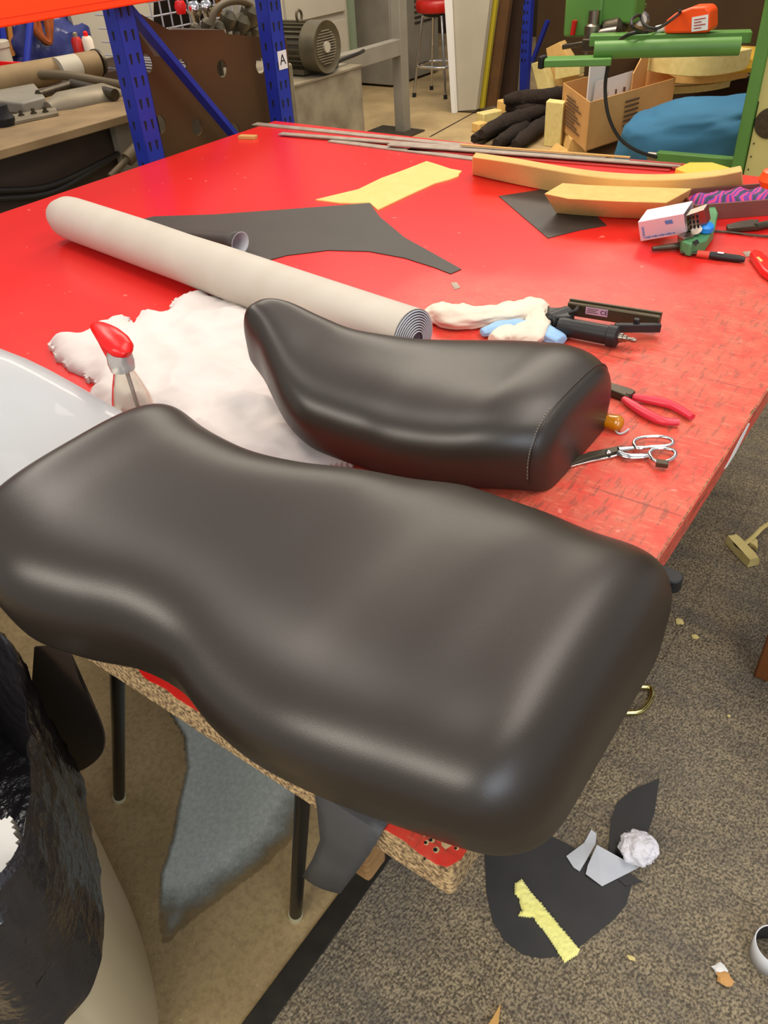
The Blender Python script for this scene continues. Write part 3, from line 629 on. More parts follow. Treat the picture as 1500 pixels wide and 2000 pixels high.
# pneumatic stapler
g = thing('staple_gun', 'black pneumatic staple gun with a bronze magazine lying on the worn red top', 'staple gun', at(1180, 640, z=TZ)); zc = TZ+.024
h0, h1 = at(1092,636,z=zc), at(1205,658,z=zc); hd = (h1-h0).normalized()
bm = G(); tube(bm, [h0, h0+hd*.01, h0+hd*.06, h1-hd*.02, h1-hd*.018, h1, h1+hd*.004], [.017,.019,.0195,.0195,.0225,.0225,.016], 24); part('grip', bm, M['gun'], g)
bm = G(); c = at(1090,622,z=zc); cyl(bm, c+V((-.012,-.02,-.004)), c+V((.012,.03,.0)), .021, .02, 20); box(bm, c+V((.0,.004,-.004)), (.05,.05,.036), Matrix.Rotation(.5,3,'Z')); part('head', bm, M['gun'], g, bevel=.004)
bm = G(); cyl(bm, at(1068,603,z=zc), at(1066,640,z=zc), .008); part('driver_nose', bm, M['steel'], g, 'bright steel nose')
a, b_ = at(1110,600,z=zc+.004), at(1290,628,z=zc+.004); bm = G(); bar(bm, a, b_, .020, .030); part('magazine', bm, M['gunmag'], g, 'long bronze-grey staple magazine', bevel=.003)
bm = G(); bar(bm, a+V((.0,.004,.017)), b_+V((0,.004,.017)), .006, .004); part('rail', bm, M['gunmag'], g, bevel=.001)
nrm = V((b_-a)); nrm.z = 0; nrm.normalize(); sd_ = V((nrm.y, -nrm.x, 0))
lc = (a+b_)/2 + sd_*.0105+V((-.024,-.010,.002)) 
lc = a.lerp(b_, .33)+sd_*.0108+V((0,0,.004)); bm = G(); bar(bm, lc-nrm*.024, lc+nrm*.024, .0008, .016, up=(0,0,1)); lb = part('label', bm, M['pinklabel'], g, 'pink printed label marked CE')
Mx = basis(lc+nrm*.016+sd_*.0008, nrm, (0,0,1)); text('lettering', 'CE', .013, Mx, M['black'], lb)
bm = G()
for k in range(3): bar(bm, lc+V((0,0,.005-.004*k))-nrm*.02+sd_*.0007, lc+V((0,0,.005-.004*k))+nrm*(.004-.004*(k%2))+sd_*.0007, .0006, .0014)
part('small_print', bm, M['ink'], lb, sm=False)
bm = G(); bar(bm, at(1200,640,z=zc+.004), at(1290,640,z=zc), .012, .018); box(bm, at(1243,632,z=zc+.01), (.012,.01,.022)); part('latch', bm, M['gun'], g, bevel=.002)
bm = G(); c = h1+hd*.004; lathe(bm, [(.010,0),(.010,.008),(.007,.009),(.007,.016),(.0045,.018),(.0045,.026),(.0055,.028),(.004,.036)], c, hd, 16); part('air_fitting', bm, M['steel'], g, 'bright steel air fitting')
bm = G(); tube(bm, smooth([at(1128,600,z=zc+.018), at(1125,606,z=zc+.03), at(1112,612,z=zc+.022)], 4), .004, 8); part('trigger', bm, M['gun'], g)
# rags
def rag(path, rad, label, m, z, seed, name='cotton_rag'):
    bm = G(); pts = smooth([at(a, b2, z=z) for a, b2 in path], 7)
    tube(bm, pts, rad, 40, sy=.62, rfun=lambda u, a: 1+.30*noise.noise(V((u*7+seed, math.cos(a)*1.5, math.sin(a)*1.5)))+.16*noise.noise(V((u*20+seed, math.cos(a)*3, math.sin(a)*3))))
    for v_ in bm.verts: v_.co.z = max(v_.co.z, TZ+.001)
    return solo(name, bm, m, label, 'rag', subdiv=1)
rag([(832,606),(860,612),(900,620),(950,618),(1000,612),(1040,606),(1066,600)], [.010,.034,.042,.036,.032,.036,.042,.022], 'long crumpled off-white cotton rag lying left of the staple gun', M['rag'], TZ+.018, 2)
rag([(1050,615),(1048,640),(1020,655),(985,662),(965,668)], [.020,.032,.036,.036,.022], 'small bunched off-white rag between the long rag and the smaller seat', M['rag'], TZ+.02, 8)
rag([(940,650),(1000,640),(1060,650),(1098,666)], [.014,.026,.028,.016], 'pale blue cloth under the bunched off-white rag', M['bluerag'], TZ+.012, 5, 'blue_cloth')
# hand tacker, carton of staples, blue cap, knife etc.
tk_ = thing('hand_tacker', 'green metal hand tacker lying under the carton of staples', 'staple gun', at(1350, 470, z=TZ))
bm = G(); prism(bm, ats([(1322,470),(1328,496),(1345,502),(1375,494),(1392,470),(1398,440),(1392,424),(1380,422),(1368,440),(1340,462)], TZ+.002), (0,0,.034)); part('tacker_body', bm, M['tackergreen'], tk_, bevel=.005)
bm = G(); prism(bm, ats([(1322,464),(1330,460),(1350,458),(1370,448),(1376,440),(1370,452),(1352,466),(1335,470)], TZ+.036), (0,0,.006)); part('lever', bm, M['steel'], tk_, bevel=.001)
bm = G(); cyl(bm, at(1274,486,z=TZ+.010), at(1328,480,z=TZ+.012), .006, .009, 14); part('spring_rod', bm, M['darksteel'], tk_)
bm = G(); prism(bm, ats([(1352,473),(1362,468),(1366,474),(1358,480)], TZ+.037), (0,0,.001)); part('slot', bm, M['dark'], tk_)
cb = thing('staple_carton', 'small white carton with blue print lying open on the green tacker', 'box', at(1300, 440, z=TZ))
a = at(1252,470,z=TZ+.004); b_ = at(1247,434,z=TZ+.062); c = at(1337,418,z=TZ+.085); d_ = at(1340,455,z=TZ+.040)
c = b_+(d_-a)*.98; dn = V((.0,.055,.015))
bm = G()
def wall(bm, a, b, c, d, t=.0012):
    n = (V(b)-V(a)).cross(V(d)-V(a)).normalized()*t; prism(bm, [a,b,c,d], n)
wall(bm, a, b_, c, d_); wall(bm, a+dn, b_+dn, c+dn, d_+dn); wall(bm, a, a+dn, d_+dn, d_); wall(bm, b_, b_+dn, c+dn, c); wall(bm, a, b_, b_+dn, a+dn)
part('carton_sleeve', bm, M['pinkwhite'], cb, sm=False)
dr = (c-b_).normalized(); up_ = (b_-a).normalized(); fn = dr.cross(up_).normalized()
if fn.dot(CAM-a) < 0: fn = -fn
bm = G()
for k in range(14):
    p = a.lerp(b_, .14)+(d_-a)*(.08+.05*k)+fn*.0016; bar(bm, p, p+dr*.004, .0008, .0022+.002*(k%3), up=up_)
for k in range(6): p = a.lerp(b_, .25+.09*k)+(d_-a)*.06+fn*.0016; bar(bm, p, p+dr*.005, .0008, .003, up=up_)
part('blue_border', bm, M['blueprint'], cb, 'blue printed border marks', sm=False); bm = G(); p = a.lerp(b_, .74)+(d_-a)*.58+fn*.0016; bar(bm, p, p+dr*.018, .0008, .012, up=up_); part('blue_stamp', bm, M['blueprint'], cb, 'small blue printed panel', sm=False)
bm = G(); e0 = d_.lerp(c,.08)+dr*.004; prism(bm, [e0, e0+(c-d_)*.8, e0+(c-d_)*.8+dr*.035+V((0,.03,.0)), e0+dr*.038+V((0,.03,0))], dn*.5); part('grey_inner_box', bm, M['steel'], cb, 'grey open end with staple strips', sm=False, bevel=.001)
bm = G()
for k in range(3):
    for q in range(3): bar(bm, e0+(c-d_)*(.12+.26*q)+dr*(.010+.009*k)+fn*.002, e0+(c-d_)*(.28+.26*q)+dr*(.010+.009*k)+fn*.002, .004, .004)
part('staple_strip', bm, M['dark'], cb, sm=False)['kind'] = 'stuff'
bm = G(); lathe(bm, [(.018,0),(.022,.003),(.020,.014),(.012,.018)], at(1376,449,z=TZ+.041), (.15,-.2,1), 20); solo('bottle_top', bm, M['bluecap'], 'bright blue cap resting on the green tacker', 'cap')
bm = G(); lathe(bm, [(.012,0),(.014,.003),(.012,.010)], at(1361,452,z=TZ+.046), (-.3,-.5,1), 18); solo('bottle_top', bm, M['rag'], 'small cream cap touching the bright blue cap', 'cap')
sw = thing('screwdriver', 'red and black screwdriver lying in front of the green tacker', 'screwdriver', at(1400, 500, z=TZ)); p0, p1 = at(1362,495,z=TZ+.010), at(1455,507,z=TZ+.009)
bm = G(); tube(bm, [p0, p0.lerp(p1,.28)], .0085, 14); part('red_collar', bm, mat('faded_red_plastic', (206,70,50), rough=.5), sw, 'red part of the handle')
bm = G(); tube(bm, smooth([p0.lerp(p1,.26), p0.lerp(p1,.5), p0.lerp(p1,.8), p1], 4), [.0085,.010,.009,.009,.006], 14); part('black_grip', bm, M['gun'], sw, 'black grip')
bm = G(); q = p0.lerp(p1, .42)+V((0,-.002,.0098)); bar(bm, q, q+(p1-p0)*.13, .009, .001); part('grip_label', bm, M['white'], sw)
bm = G(); cyl(bm, p0, p0-(p1-p0)*.35+V((0,0,-.003)), .004); part('shaft', bm, M['darksteel'], sw)
kn = thing('utility_knife', 'bright red utility knife cut off by the right picture edge', 'knife', at(1490, 525, z=TZ))
bm = G(); prism(bm, ats([(1462,507),(1470,500),(1484,505),(1520,540),(1530,560),(1515,562),(1485,540)], TZ+.001), (0,0,.020)); part('knife_body', bm, M['redplast'], kn, bevel=.005)
bm = G(); prism(bm, ats([(1477,503),(1482,502),(1490,510),(1486,512)], TZ+.0212), (0,0,.001)); part('yellow_mark', bm, M['foam'], kn, 'pale rectangular mark')
ct = thing('pincers', 'dark olive-handled side cutters lying in front of the maroon tray', 'pliers', at(1460, 445, z=TZ))
bm = G(); prism(bm, ats([(1417,447),(1440,441),(1462,437),(1480,437),(1482,450),(1455,452),(1420,454)], TZ+.003), (0,0,.012)); part('jaw', bm, M['darksteel'], ct, bevel=.002)
bm = G(); tube(bm, smooth(ats([(1476,443),(1500,438),(1560,430)], TZ+.011), 4), [.009,.010,.009], 12); part('handle', bm, mat('dark_olive_grip', (60,62,44), rough=.5), ct)
bm = G(); tube(bm, smooth(ats([(1392,451),(1430,454),(1470,459),(1540,465)], TZ+.004), 4), .003, 8); solo('steel_rod', bm, M['darksteel'], 'thin dark steel rod beneath the side cutters', 'rod')
# ------------------------------------------------------------------ vinyl strip draped over the front table edge
Lp = [at(*p, y=q) for p, q in (((612,1545),-.0052),((620,1590),-.008),((625,1640),-.012),((610,1678),-.016),((590,1712),-.02))]
Rp = [at(*p, y=q) for p, q in (((742,1622),-.0052),((738,1640),-.008),((722,1668),-.010),((694,1706),-.014),((664,1746),-.02))]
cols = []
for f in (0, .2, .4, .6, .8, 1):
    e0 = Lp[0].lerp(Rp[0], f); cols.append([V((e0.x+.01,.10,TZ+.0022)), V((e0.x,.03,TZ+.0026)), V((e0.x,.004,TZ+.003)), V((e0.x,-.004,TZ+.0015))] + [V((0,-.004*math.sin(f*PI),0)) + l_.lerp(r_, f) for l_, r_ in zip(Lp[1:], Rp[1:])])
bm = G(); vv = [[bm.verts.new(p) for p in c] for c in cols]
for A_, B_ in zip(vv, vv[1:]):
    for k in range(len(A_)-1): bm.faces.new((A_[k], A_[k+1], B_[k+1], B_[k]))
o = solo('vinyl_strip', bm, mat('dark_grey_vinyl', (60,60,60), (74,73,72), 12, rough=.6), 'dark grey vinyl strip hanging over the front table edge below the larger seat', 'fabric')
sd = o.modifiers.new('s', 'SOLIDIFY'); sd.thickness = .0015
bm = G(); box(bm, (-.155,.045,.67), (.032,.04,.168)); part('corner_block', bm, M['ply'], tb, 'pale wooden block under the near corner', bevel=.006)

# ------------------------------------------------------------------ bin with liner
ring = [at(*p, z=.74) for p in ((-60,1150),(-8,1215),(28,1300),(52,1400),(66,1510),(56,1605),(28,1680),(-20,1740),(-110,1795))]
off = V((-.42,.02,0)); ring = ring + [ring[-1]+V((-.12,-.06,0)), ring[-1]+V((-.30,.0,0)), ring[4]+off, ring[1]+V((-.32,.08,0)), ring[0]+V((-.12,.05,0))]
ring = smooth(ring+[ring[0]], 12)[:-1]
for p in ring: p.y = min(p.y, -.045)
cen = sum(ring, V())/len(ring); nR = len(ring)
bn = thing('waste_bin', 'beige plastic bin lined with a crinkled black bag at the lower left', 'bin', (cen.x, cen.y, 0))
bm = G(); rows = []
for z, s in ((.0,.86),(.02,.87),(.4,.94),(.655,.975)): rows.append([bm.verts.new((cen.x+(p.x-cen.x)*s, cen.y+(p.y-cen.y)*s, z)) for p in ring])
for A_, B_ in zip(rows, rows[1:]):
    for k in range(nR): bm.faces.new((A_[k], A_[(k+1)%nR], B_[(k+1)%nR], B_[k]))
bm.faces.new(rows[0][::-1]); part('bin_body', bm, M['binbody'], bn)
bm = G(); rows = []
prof = [(z_+.12, s_, a_) for z_, s_, a_ in [(.30,.80,0),(.36,.86,.5),(.44,.90,1),(.52,.93,1),(.585,.95,1),(.612,.965,.8),(.628,.985,.7),(.634,1.005,.7),(.625,1.03,.8),(.60,1.042,.9),(.56,1.048,1.0),(.51,1.05,1.0),(.46,1.052,1.0),(.41,1.055,1.0),(.37,1.058,1.1),(.335,1.06,1.2)]]
fine_prof = []
for a, b_ in zip(prof, prof[1:]):
    for k in range(3): t = k/3; fine_prof.append(tuple(a[i]+(b_[i]-a[i])*t for i in range(3)))
fine_prof.append(prof[-1])
ringf = smooth(ring+[ring[0]], 3)[:-1]; nf = len(ringf)
for i, (z, s, am_) in enumerate(fine_prof):
    row = []
    for k, p in enumerate(ringf):
        dn_ = (p-cen); dn_.z = 0; dn_.normalize(); q = V((p.x*8, p.y*8, z*9)); n1 = noise.noise(q); n2 = noise.noise(V((p.x*24, p.y*24, z*30+5))); n3 = abs(noise.noise(V((p.x*45, p.y*45, z*55+9))))
        rz = math.exp(-((z-.73)/.07)**2); amp = am_*(.010*n1+(.003+.006*rz)*(1-2*abs(n2))+(.001+.004*rz)*n3)
        row.append(bm.verts.new((cen.x+(p.x-cen.x)*s+dn_.x*amp, cen.y+(p.y-cen.y)*s+dn_.y*amp, z+am_*(.007*n2+.004*n1))))
    rows.append(row)
for A_, B_ in zip(rows, rows[1:]):
    for k in range(nf): bm.faces.new((A_[k], A_[(k+1)%nf], B_[(k+1)%nf], B_[k]))
bm.faces.new(rows[0][::-1]); part('bin_liner', bm, M['liner'], bn, 'crinkled shiny black bag folded over the rim')
pc = [at(*p, z=.60) for p in ((-40,1640),(42,1625),(58,1690),(30,1735),(-60,1760))]
bm = G(); pcx = [(p.x-.03, p.y+.005) for p in pc]; field(bm, pcx, .575, lambda x, y, d_: .03+.02*noise.noise(V((x*14,y*14,3))), .005)
solo('crumpled_paper', bm, M['white'], 'white paper lying inside the black-lined bin', 'paper')
# dark rounded seat board under the table
bm = G(); hp = [at(*p, y=-.006) for p in ((70,1262),(131,1266),(160,1328),(193,1395),(206,1440),(198,1474),(170,1498),(140,1506),(100,1480),(60,1400))]; hp = smooth(hp, 4)
for p in hp: p.z = min(p.z, TZ+.002)
prism(bm, hp, (0,-.003,0)); box(bm, ((hp[0].x+hp[4].x)/2, .025, TZ+.0022), (abs(hp[4].x-hp[0].x), .068, .003))
solo('vinyl_flap', bm, mat('dark_brown_vinyl', (50,38,28), rough=.6), 'dark brown round-ended piece hanging over the table edge between the bin and table leg', 'fabric', sm=False)

# ------------------------------------------------------------------ things on the carpet
def zf(x): return .0045 if x > -.345 else .0005
def floorflat(name, px, m, label, cat, th=.0015, lift_=0, **k):
    P_ = ats(px, .005); bm = G(); prism(bm, [(p.x, p.y, .0046+lift_) for p in P_], (0,0,th)); return solo(name, bm, m, label, cat, sm=False, **k)
floorflat('vinyl_offcut', [(945,1646),(960,1600),(1010,1590),(1068,1629),(1107,1648),(1160,1680),(1225,1709),(1234,1730),(1222,1769),(1200,1795),(1180,1811),(1135,1847),(1112,1860),(1088,1868),(1057,1872),(1020,1864),(984,1836),(962,1797),(950,1745)], M['floorvinyl'], 'large rounded black vinyl offcut on the carpet below the seat', 'offcut')
floorflat('vinyl_offcut', [(1288,1521),(1278,1590),(1265,1626),(1250,1693),(1188,1668),(1190,1630),(1194,1598),(1205,1567),(1236,1542)], M['floorvinyl'], 'black blade-shaped vinyl offcut standing out above the white fluff tuft', 'offcut')
floorflat('vinyl_offcut', [(1200,1712),(1228,1708),(1254,1723),(1222,1732)], M['floorvinyl'], 'tiny black pointed vinyl tip below the grey folded scrap', 'offcut', lift_=.002)
# folded grey scraps
def flap(name, px, zs, m, label):
    P_ = [at(*p, z=z) for p, z in zip(px, zs)]; bm = G(); f = [bm.verts.new(p) for p in P_]; fc = bm.faces.new(f); bmesh.ops.triangulate(bm, faces=[fc])
    o = solo(name, bm, m, label, 'offcut', sm=False); s_ = o.modifiers.new('s', 'SOLIDIFY'); s_.thickness = .0015; s_.offset = 1; return o
flap('vinyl_scrap', [(1166,1650),(1247,1695),(1176,1731),(1144,1707),(1148,1690)], [.035,.009,.009,.012,.018], M['greyback'], 'larger pale grey folded vinyl scrap touching the white fluff tuft')
flap('vinyl_scrap', [(1106,1672),(1141,1646),(1155,1620),(1165,1628),(1163,1648),(1145,1680),(1132,1702),(1120,1694)], [.010,.020,.035,.035,.028,.018,.009,.009], M['greyback'], 'smaller pale grey curled vinyl scrap left of the folded one')
bm = G(); c = at(1247, 1656, z=.03); bmesh.ops.create_icosphere(bm, subdivisions=5, radius=.034)
for v_ in bm.verts:
    n_ = v_.co.normalized(); k = 1+.22*noise.noise(n_*2)+.07*noise.noise(n_*7)+.02*noise.noise(n_*24); v_.co = c+V((n_.x*.036*k, n_.y*.036*k, n_.z*.023*k))
for i in range(260):
    n_ = V((rnd.gauss(0,1), rnd.gauss(0,1), rnd.gauss(0,.6))).normalized(); p0 = c+V((n_.x*.033, n_.y*.033, n_.z*.020)); t_ = V((rnd.gauss(0,1), rnd.gauss(0,1), rnd.gauss(0,.5))).normalized()
    p1 = p0+n_*.005+t_*.003-n_*.003; p2 = p1+t_*.004-n_*.001
    if min(p1.z, p2.z) > .007: tube(bm, [p0, p1, p2], .00022, 3)
solo('fluff_tuft', bm, M['fluff'], 'round white tuft of polyester fluff on the carpet', 'fluff')
yp = ats([(1006,1724),(1020,1717),(1034,1738),(1057,1763),(1075,1785),(1096,1811),(1132,1853),(1127,1864),(1103,1879),(1082,1844),(1062,1815),(1048,1800),(1043,1790),(1013,1787),(1020,1777),(1016,1765),(1015,1752),(1006,1746)], .012)
bm = G(); field(bm, [(p.x,p.y) for p in yp], .0064, lambda x, y, d_: .002+.006*min(1, d_/.004)**.5+.0015*noise.noise(V((x*120,y*120,0))), .0022); solo('fleece_strip', bm, M['lemon'], 'torn lemon-yellow foam strip lying on the round black offcut', 'foam')
def crumb(px, py, r, m, label, flatk=.5, name='foam_crumb', seed=0, group=None, str_=(1,1)):
    c = at(px, py, z=.008); bm = G(); bmesh.ops.create_icosphere(bm, subdivisions=2, radius=1)
    for v_ in bm.verts:
        n_ = v_.co.normalized(); k = 1+.5*noise.noise(n_*1.7+V((seed,0,0))); v_.co = V((c.x+n_.x*r*k*str_[0], c.y+n_.y*r*k*str_[1], .0048+max(0, (n_.z*.5+.5)*r*flatk)))
    return solo(name, bm, m, label, 'crumb', group, sm=False)
crumb(1327,1214,.011,M['foampale'],'pale foam crumb on the carpet nearest the seat tail tab',seed=1)
crumb(1358,1243,.009,M['foampale'],'small pale foam crumb right of and below the one near the seat tail',seed=4)
crumb(1268,1281,.013,M['foam'],'pale yellow foam crumb partly behind the larger seat edge',seed=7,str_=(.6,1.4))
crumb(1424,1397,.004,M['foampale'],'tiny pale crumb on the carpet above right of the brass handle',seed=9)
crumb(1406,1893,.012,M['white'],'white crumb of the pair on the carpet at lower right',.8,seed=11)
crumb(1414,1912,.014,M['boxcard'],'tan crumb of the pair on the carpet at lower right',.8,seed=13)
crumb(1233,1870,.005,M['foampale'],'tiny yellowish crumb on the carpet right of the black offcut',seed=15,str_=(1.6,.8))
bm = G(); a, b_ = at(1426,1052,z=.02), at(1472,1098,z=.02); a.z = b_.z = .0195; bar(bm, a, b_, .028, .03); bmesh.ops.subdivide_edges(bm, edges=bm.edges, cuts=4)
for v_ in bm.verts: v_.co += V((noise.noise(v_.co*60), noise.noise(v_.co*60+V((5,0,0))), 0))*.007
for v_ in bm.verts: v_.co.z = max(.005, v_.co.z)
solo('foam_piece', bm, M['foampale'], 'stubby yellow foam offcut on the carpet at the right edge', 'foam', sm=False)
bm = G(); prism(bm, [V((p.x,p.y,.005)) for p in ats([(1462,1066),(1472,1055),(1478,1062),(1478,1078),(1472,1072)], .005)], (0,0,.014)); solo('foam_piece', bm, M['foampale'], 'little yellow foam chip right of the stubby foam offcut', 'foam', bevel=.002)
bm = G(); tube(bm, smooth([at(1455,1062,z=.012), at(1475,1045,z=.03), at(1490,1030,z=.04), at(1520,1012,z=.05)], 4), .007, 8, sy=.35); solo('foam_strand', bm, M['foampale'], 'thin pale strand leading off the right edge above the foam offcut', 'foam')
bm = G(); prism(bm, [V((p.x,p.y,.005)) for p in ats([(978,1962),(962,1990),(935,2030),(970,2030)], .01)], (0,0,.01)); solo('foam_sliver', bm, M['stick'], 'pointed pale yellow sliver at the bottom picture edge', 'foam')
# brass handle on the carpet
bm = G(); hp_ = [at(*p, z=.012) for p in ((1200,1342),(1262,1342),(1273,1350),(1270,1368),(1256,1386),(1240,1392),(1196,1392))]
for p in hp_: p.z = .0122
tube(bm, smooth(hp_, 5), .0068, 12); solo('brass_handle', bm, M['brass'], 'shiny brass-coloured bent metal handle half hidden by the seat', 'handle')
# coil offcut at right edge
c = at(1510, 1858, z=.03); c.z = .005; bm = G()
R0, H = .036, .05; n = 60; pts_o = []
for i in range(n+1):
    a = .6+i/n*2*PI*.86; pts_o.append((math.cos(a), math.sin(a)))
rows = [[bm.verts.new((c.x+x*R0, c.y+y*R0, z)) for x, y in pts_o] for z in (.005, .005+H)]
for k in range(n): bm.faces.new((rows[0][k], rows[0][k+1], rows[1][k+1], rows[1][k]))
o = solo('vinyl_coil', bm, [mat('white_vinyl_outside', (214,214,214), rough=.5)], 'curled white and dark vinyl band standing at the lower right edge', 'offcut'); s_ = o.modifiers.new('s','SOLIDIFY'); s_.thickness = .002
bm = G(); rows = [[bm.verts.new((c.x+x*(R0-.0026), c.y+y*(R0-.0026), z)) for x, y in pts_o] for z in (.0055, .0045+H)]
for k in range(n): bm.faces.new((rows[0][k], rows[0][k+1], rows[1][k+1], rows[1][k]))
r_ = link('dark_lining', bm, M['floorvinyl'], o.location.copy(), o); r_['label'] = 'dark inner side'
# wooden stool off the right edge, only one leg in view
ws = thing('wooden_stool', 'brown wooden stool beyond the right edge with one leg showing', 'stool', (.36,1.37,.0045))
for x, y in ((.150,1.200),(.55,1.20),(.150,1.60),(.55,1.60)):
    bm = G(); box(bm, (x,y,.22), (.036,.036,.43)); part('leg', bm, M['wood'], ws, bevel=.006)
bm = G(); box(bm, (.40,1.40,.450), (.54,.52,.03)); part('seat', bm, M['wood'], ws, bevel=.008)

# ------------------------------------------------------------------ pallet rack behind the table
rk = thing('pallet_rack', 'blue pallet rack uprights with an orange beam across the top left', 'rack', (-2.53,2.2,0))
def upright(y, zt=1.75):
    x0, x1, y0, y1 = -2.575, -2.505, y, y+.085; bm = G()
    for a in ((x0,y0,x1,y0+.004),(x1-.004,y0,x1,y1),(x0,y1-.004,x1,y1)):
        box(bm, ((a[0]+a[2])/2,(a[1]+a[3])/2,zt/2), (abs(a[2]-a[0]),abs(a[3]-a[1]),zt))
    u = part('upright', bm, M['blue'], rk, sm=False, bevel=.0015); bm = G(); z = .3
    while z < zt-.05:
        for dy in (.024,.058):
            y_ = y0+dy; prism(bm, [(x1+.0002,y_-.006,z+.02),(x1+.0002,y_+.006,z+.02),(x1+.0002,y_+.003,z-.014),(x1+.0002,y_-.003,z-.014)], (.0006,0,0))
        prism(bm, [(x1-.045,y0-.0002,z+.02),(x1-.033,y0-.0002,z+.02),(x1-.036,y0-.0002,z-.01),(x1-.042,y0-.0002,z-.01)], (0,-.0006,0)); z += .075
    part('slot', bm, M['dark'], u, 'rows of dark slots', sm=False)['kind'] = 'stuff'; return u
upright(1.795); u2 = upright(2.585)
bm = G(); bar(bm, (-2.56,1.88,1.30), (-2.56,2.60,.42), .02, .055, up=(1,0,0)); part('brace', bm, M['blue'], rk, 'diagonal blue brace')
bm = G(); bar(bm, at(225,-20,x=-2.60), at(312,108,x=-2.60), .012, .05, up=(1,0,0)); part('brace', bm, M['greypaint'], rk, 'short grey-brown diagonal brace')
bm = G(); bar(bm, (-2.47,.2,1.350), (-2.47,2.70,1.350), .055, .105); part('beam', bm, M['orange'], rk, 'bright orange beam', bevel=.006)
bm = G(); bar(bm, (-2.441,.2,1.325), (-2.441,2.70,1.325), .004, .006); part('beam_lip', bm, M['orange'], rk)
lc = at(552, 117, x=-2.504); bm = G(); box(bm, lc, (.001,.058,.072)); lb = part('label_plate', bm, M['white'], rk, 'white label with the letter A', sm=False); text('lettering', 'A', .058, basis(lc+V((.001,0,0)), (0,1,0), (0,0,1)), M['black'], lb)
# cardboard sheet with holes
def cp(px, py): return at(px, py, x=-2.66)
outer = [cp(*p) for p in ((262,20),(330,58),(437,58),(441,66),(505,72),(560,74),(578,300),(480,330),(310,400))]
holes = []
for px, py in ((287,124),(355,134),(434,134),(509,128),(313,243),(385,248),(459,256)):
    c = cp(px, py); holes.append([V((c.x, c.y+.030*math.cos(a), c.z+.034*math.sin(a))) for a in [2*PI*k/20 for k in range(20)]])
bm = G(); holed(bm, outer, holes, (-.006,0,0)); solo('cardboard_sheet', bm, M['card'], 'tall brown cardboard sheet with round holes between the blue uprights', 'cardboard', sm=False)
bm = G(); bar(bm, at(332,58,x=-2.70), at(438,62,x=-2.70), .02, .016); solo('wooden_lath', bm, M['palepanel'], 'pale wooden lath along the top of the brown cardboard sheet', 'lath')
# wire basket with fittings
wb = thing('wire_basket', 'white wire basket behind the cardboard sheet', 'basket', at(380,40,x=-3.2)-V((0,0,.2)))
bm = G(); y0_, y1_, z0_, z1_ = 2.46, 3.25, .95, 1.34
for k in range(15): y = y0_+(y1_-y0_)*k/14; tube(bm, [(-3.1,y,z0_),(-3.1,y,z1_)], .004, 6); tube(bm, [(-3.1,y,z0_),(-3.5,y,z0_)], .004, 6)
for k in range(8): z = z0_+(z1_-z0_)*k/7; tube(bm, [(-3.1,y0_,z),(-3.1,y1_,z)], .004, 6); tube(bm, [(-3.1,y0_,z),(-3.5,y0_,z)], .004, 6)
part('wire_grid', bm, M['wirewhite'], wb)
pm = thing('press_machine', 'dark cluttered hydraulic machine with a thick hose loop behind the cardboard sheet', 'machine', (-2.95,2.85,0))
bm = G(); box(bm, (-3.0,2.85,.45), (.28,.5,.90)); part('cabinet', bm, M['metal'], pm, bevel=.01)
bm = G()
for px, py, r in ((405,50,.03),(425,58,.035),(445,40,.04),(470,48,.045),(488,30,.05),(497,60,.03),(380,55,.022)):
    c = at(px, py, x=-2.95); lathe(bm, [(r*.6,-r),(r,-r*.5),(r,r*.5),(r*.5,r)], c, (.5,.2,1), 12)
for k in range(5):
    a = at(395+22*k, 62, x=-2.93); cyl(bm, a, a-V((0,0,.18)), .018, seg=10)
part('valve_block', bm, M['motor'], pm)
bm = G(); tube(bm, smooth([at(*p, x=-2.93) for p in ((412,60),(418,25),(440,6),(470,2),(492,14),(500,40))], 5), .016, 12); part('hose', bm, M['hose'], pm)
for px, py, r, mm in ((379,18,.034,'chrome'),(403,15,.032,'chrome')):
    bm = G(); c = at(px, py, x=-3.02); lathe(bm, [(r*.5,-r*1.6),(r*.6,-r),(r,-.3*r),(r,.4*r),(r*.6,.9*r),(r*.1,r)], c, seg=16); part('knob', bm, M[mm], pm, 'round metal knob')
bm = G(); c = at(352, 12, x=-3.02); lathe(bm, [(.02,-.03),(.028,0),(.02,.02)], c, seg=12); part('red_cap', bm, M['redplast'], pm)
# grey bench machine on the left
bk = thing('steel_bench', 'dusty grey steel machine bench behind the far left table edge', 'bench', (-3.6,1.6,0))
bm = G(); box(bm, (-3.72,1.45,.835), (1.5,2.1,.035)); part('bench_top', bm, M['benchmetal'], bk, bevel=.004)
bm = G(); box(bm, (-3.78,1.40,.41), (1.35,1.95,.81)); part('cabinet', bm, mat('dark_grey_steel', (62,50,38), (44,36,28), 3, rough=.5), bk)
bm = G(); box(bm, (-3.07,2.16,.41), (.04,.16,.81)); part('side_post', bm, M['greypaint'], bk)
for k, (a, b_, c) in enumerate((((0,372),(100,362),(215,308)),((0,388),(110,372),(230,300)))):
    bm = G(); tube(bm, smooth([at(*p, x=-3.06) for p in ((-80,a[1]),a,b_,c)], 5), .013, 8); part('cable', bm, M['cable'], bk)
bm = G(); cyl(bm, at(215,345,x=-2.9), at(250,310,x=-2.9), .014); cyl(bm, at(248,312,x=-2.9), at(275,285,x=-2.9), .03); part('hose_end', bm, M['hose'], bk)
def B(px, py, z): return at(px, py, z=z)
py_ = thing('hydraulic_cylinder', 'long dusty steel cylinder lying on the grey bench', 'cylinder', B(100,150,.853))
bm = G(); cyl(bm, B(-40,165,.93), B(190,124,.93), .062, seg=28); part('barrel', bm, M['benchmetal'], py_)
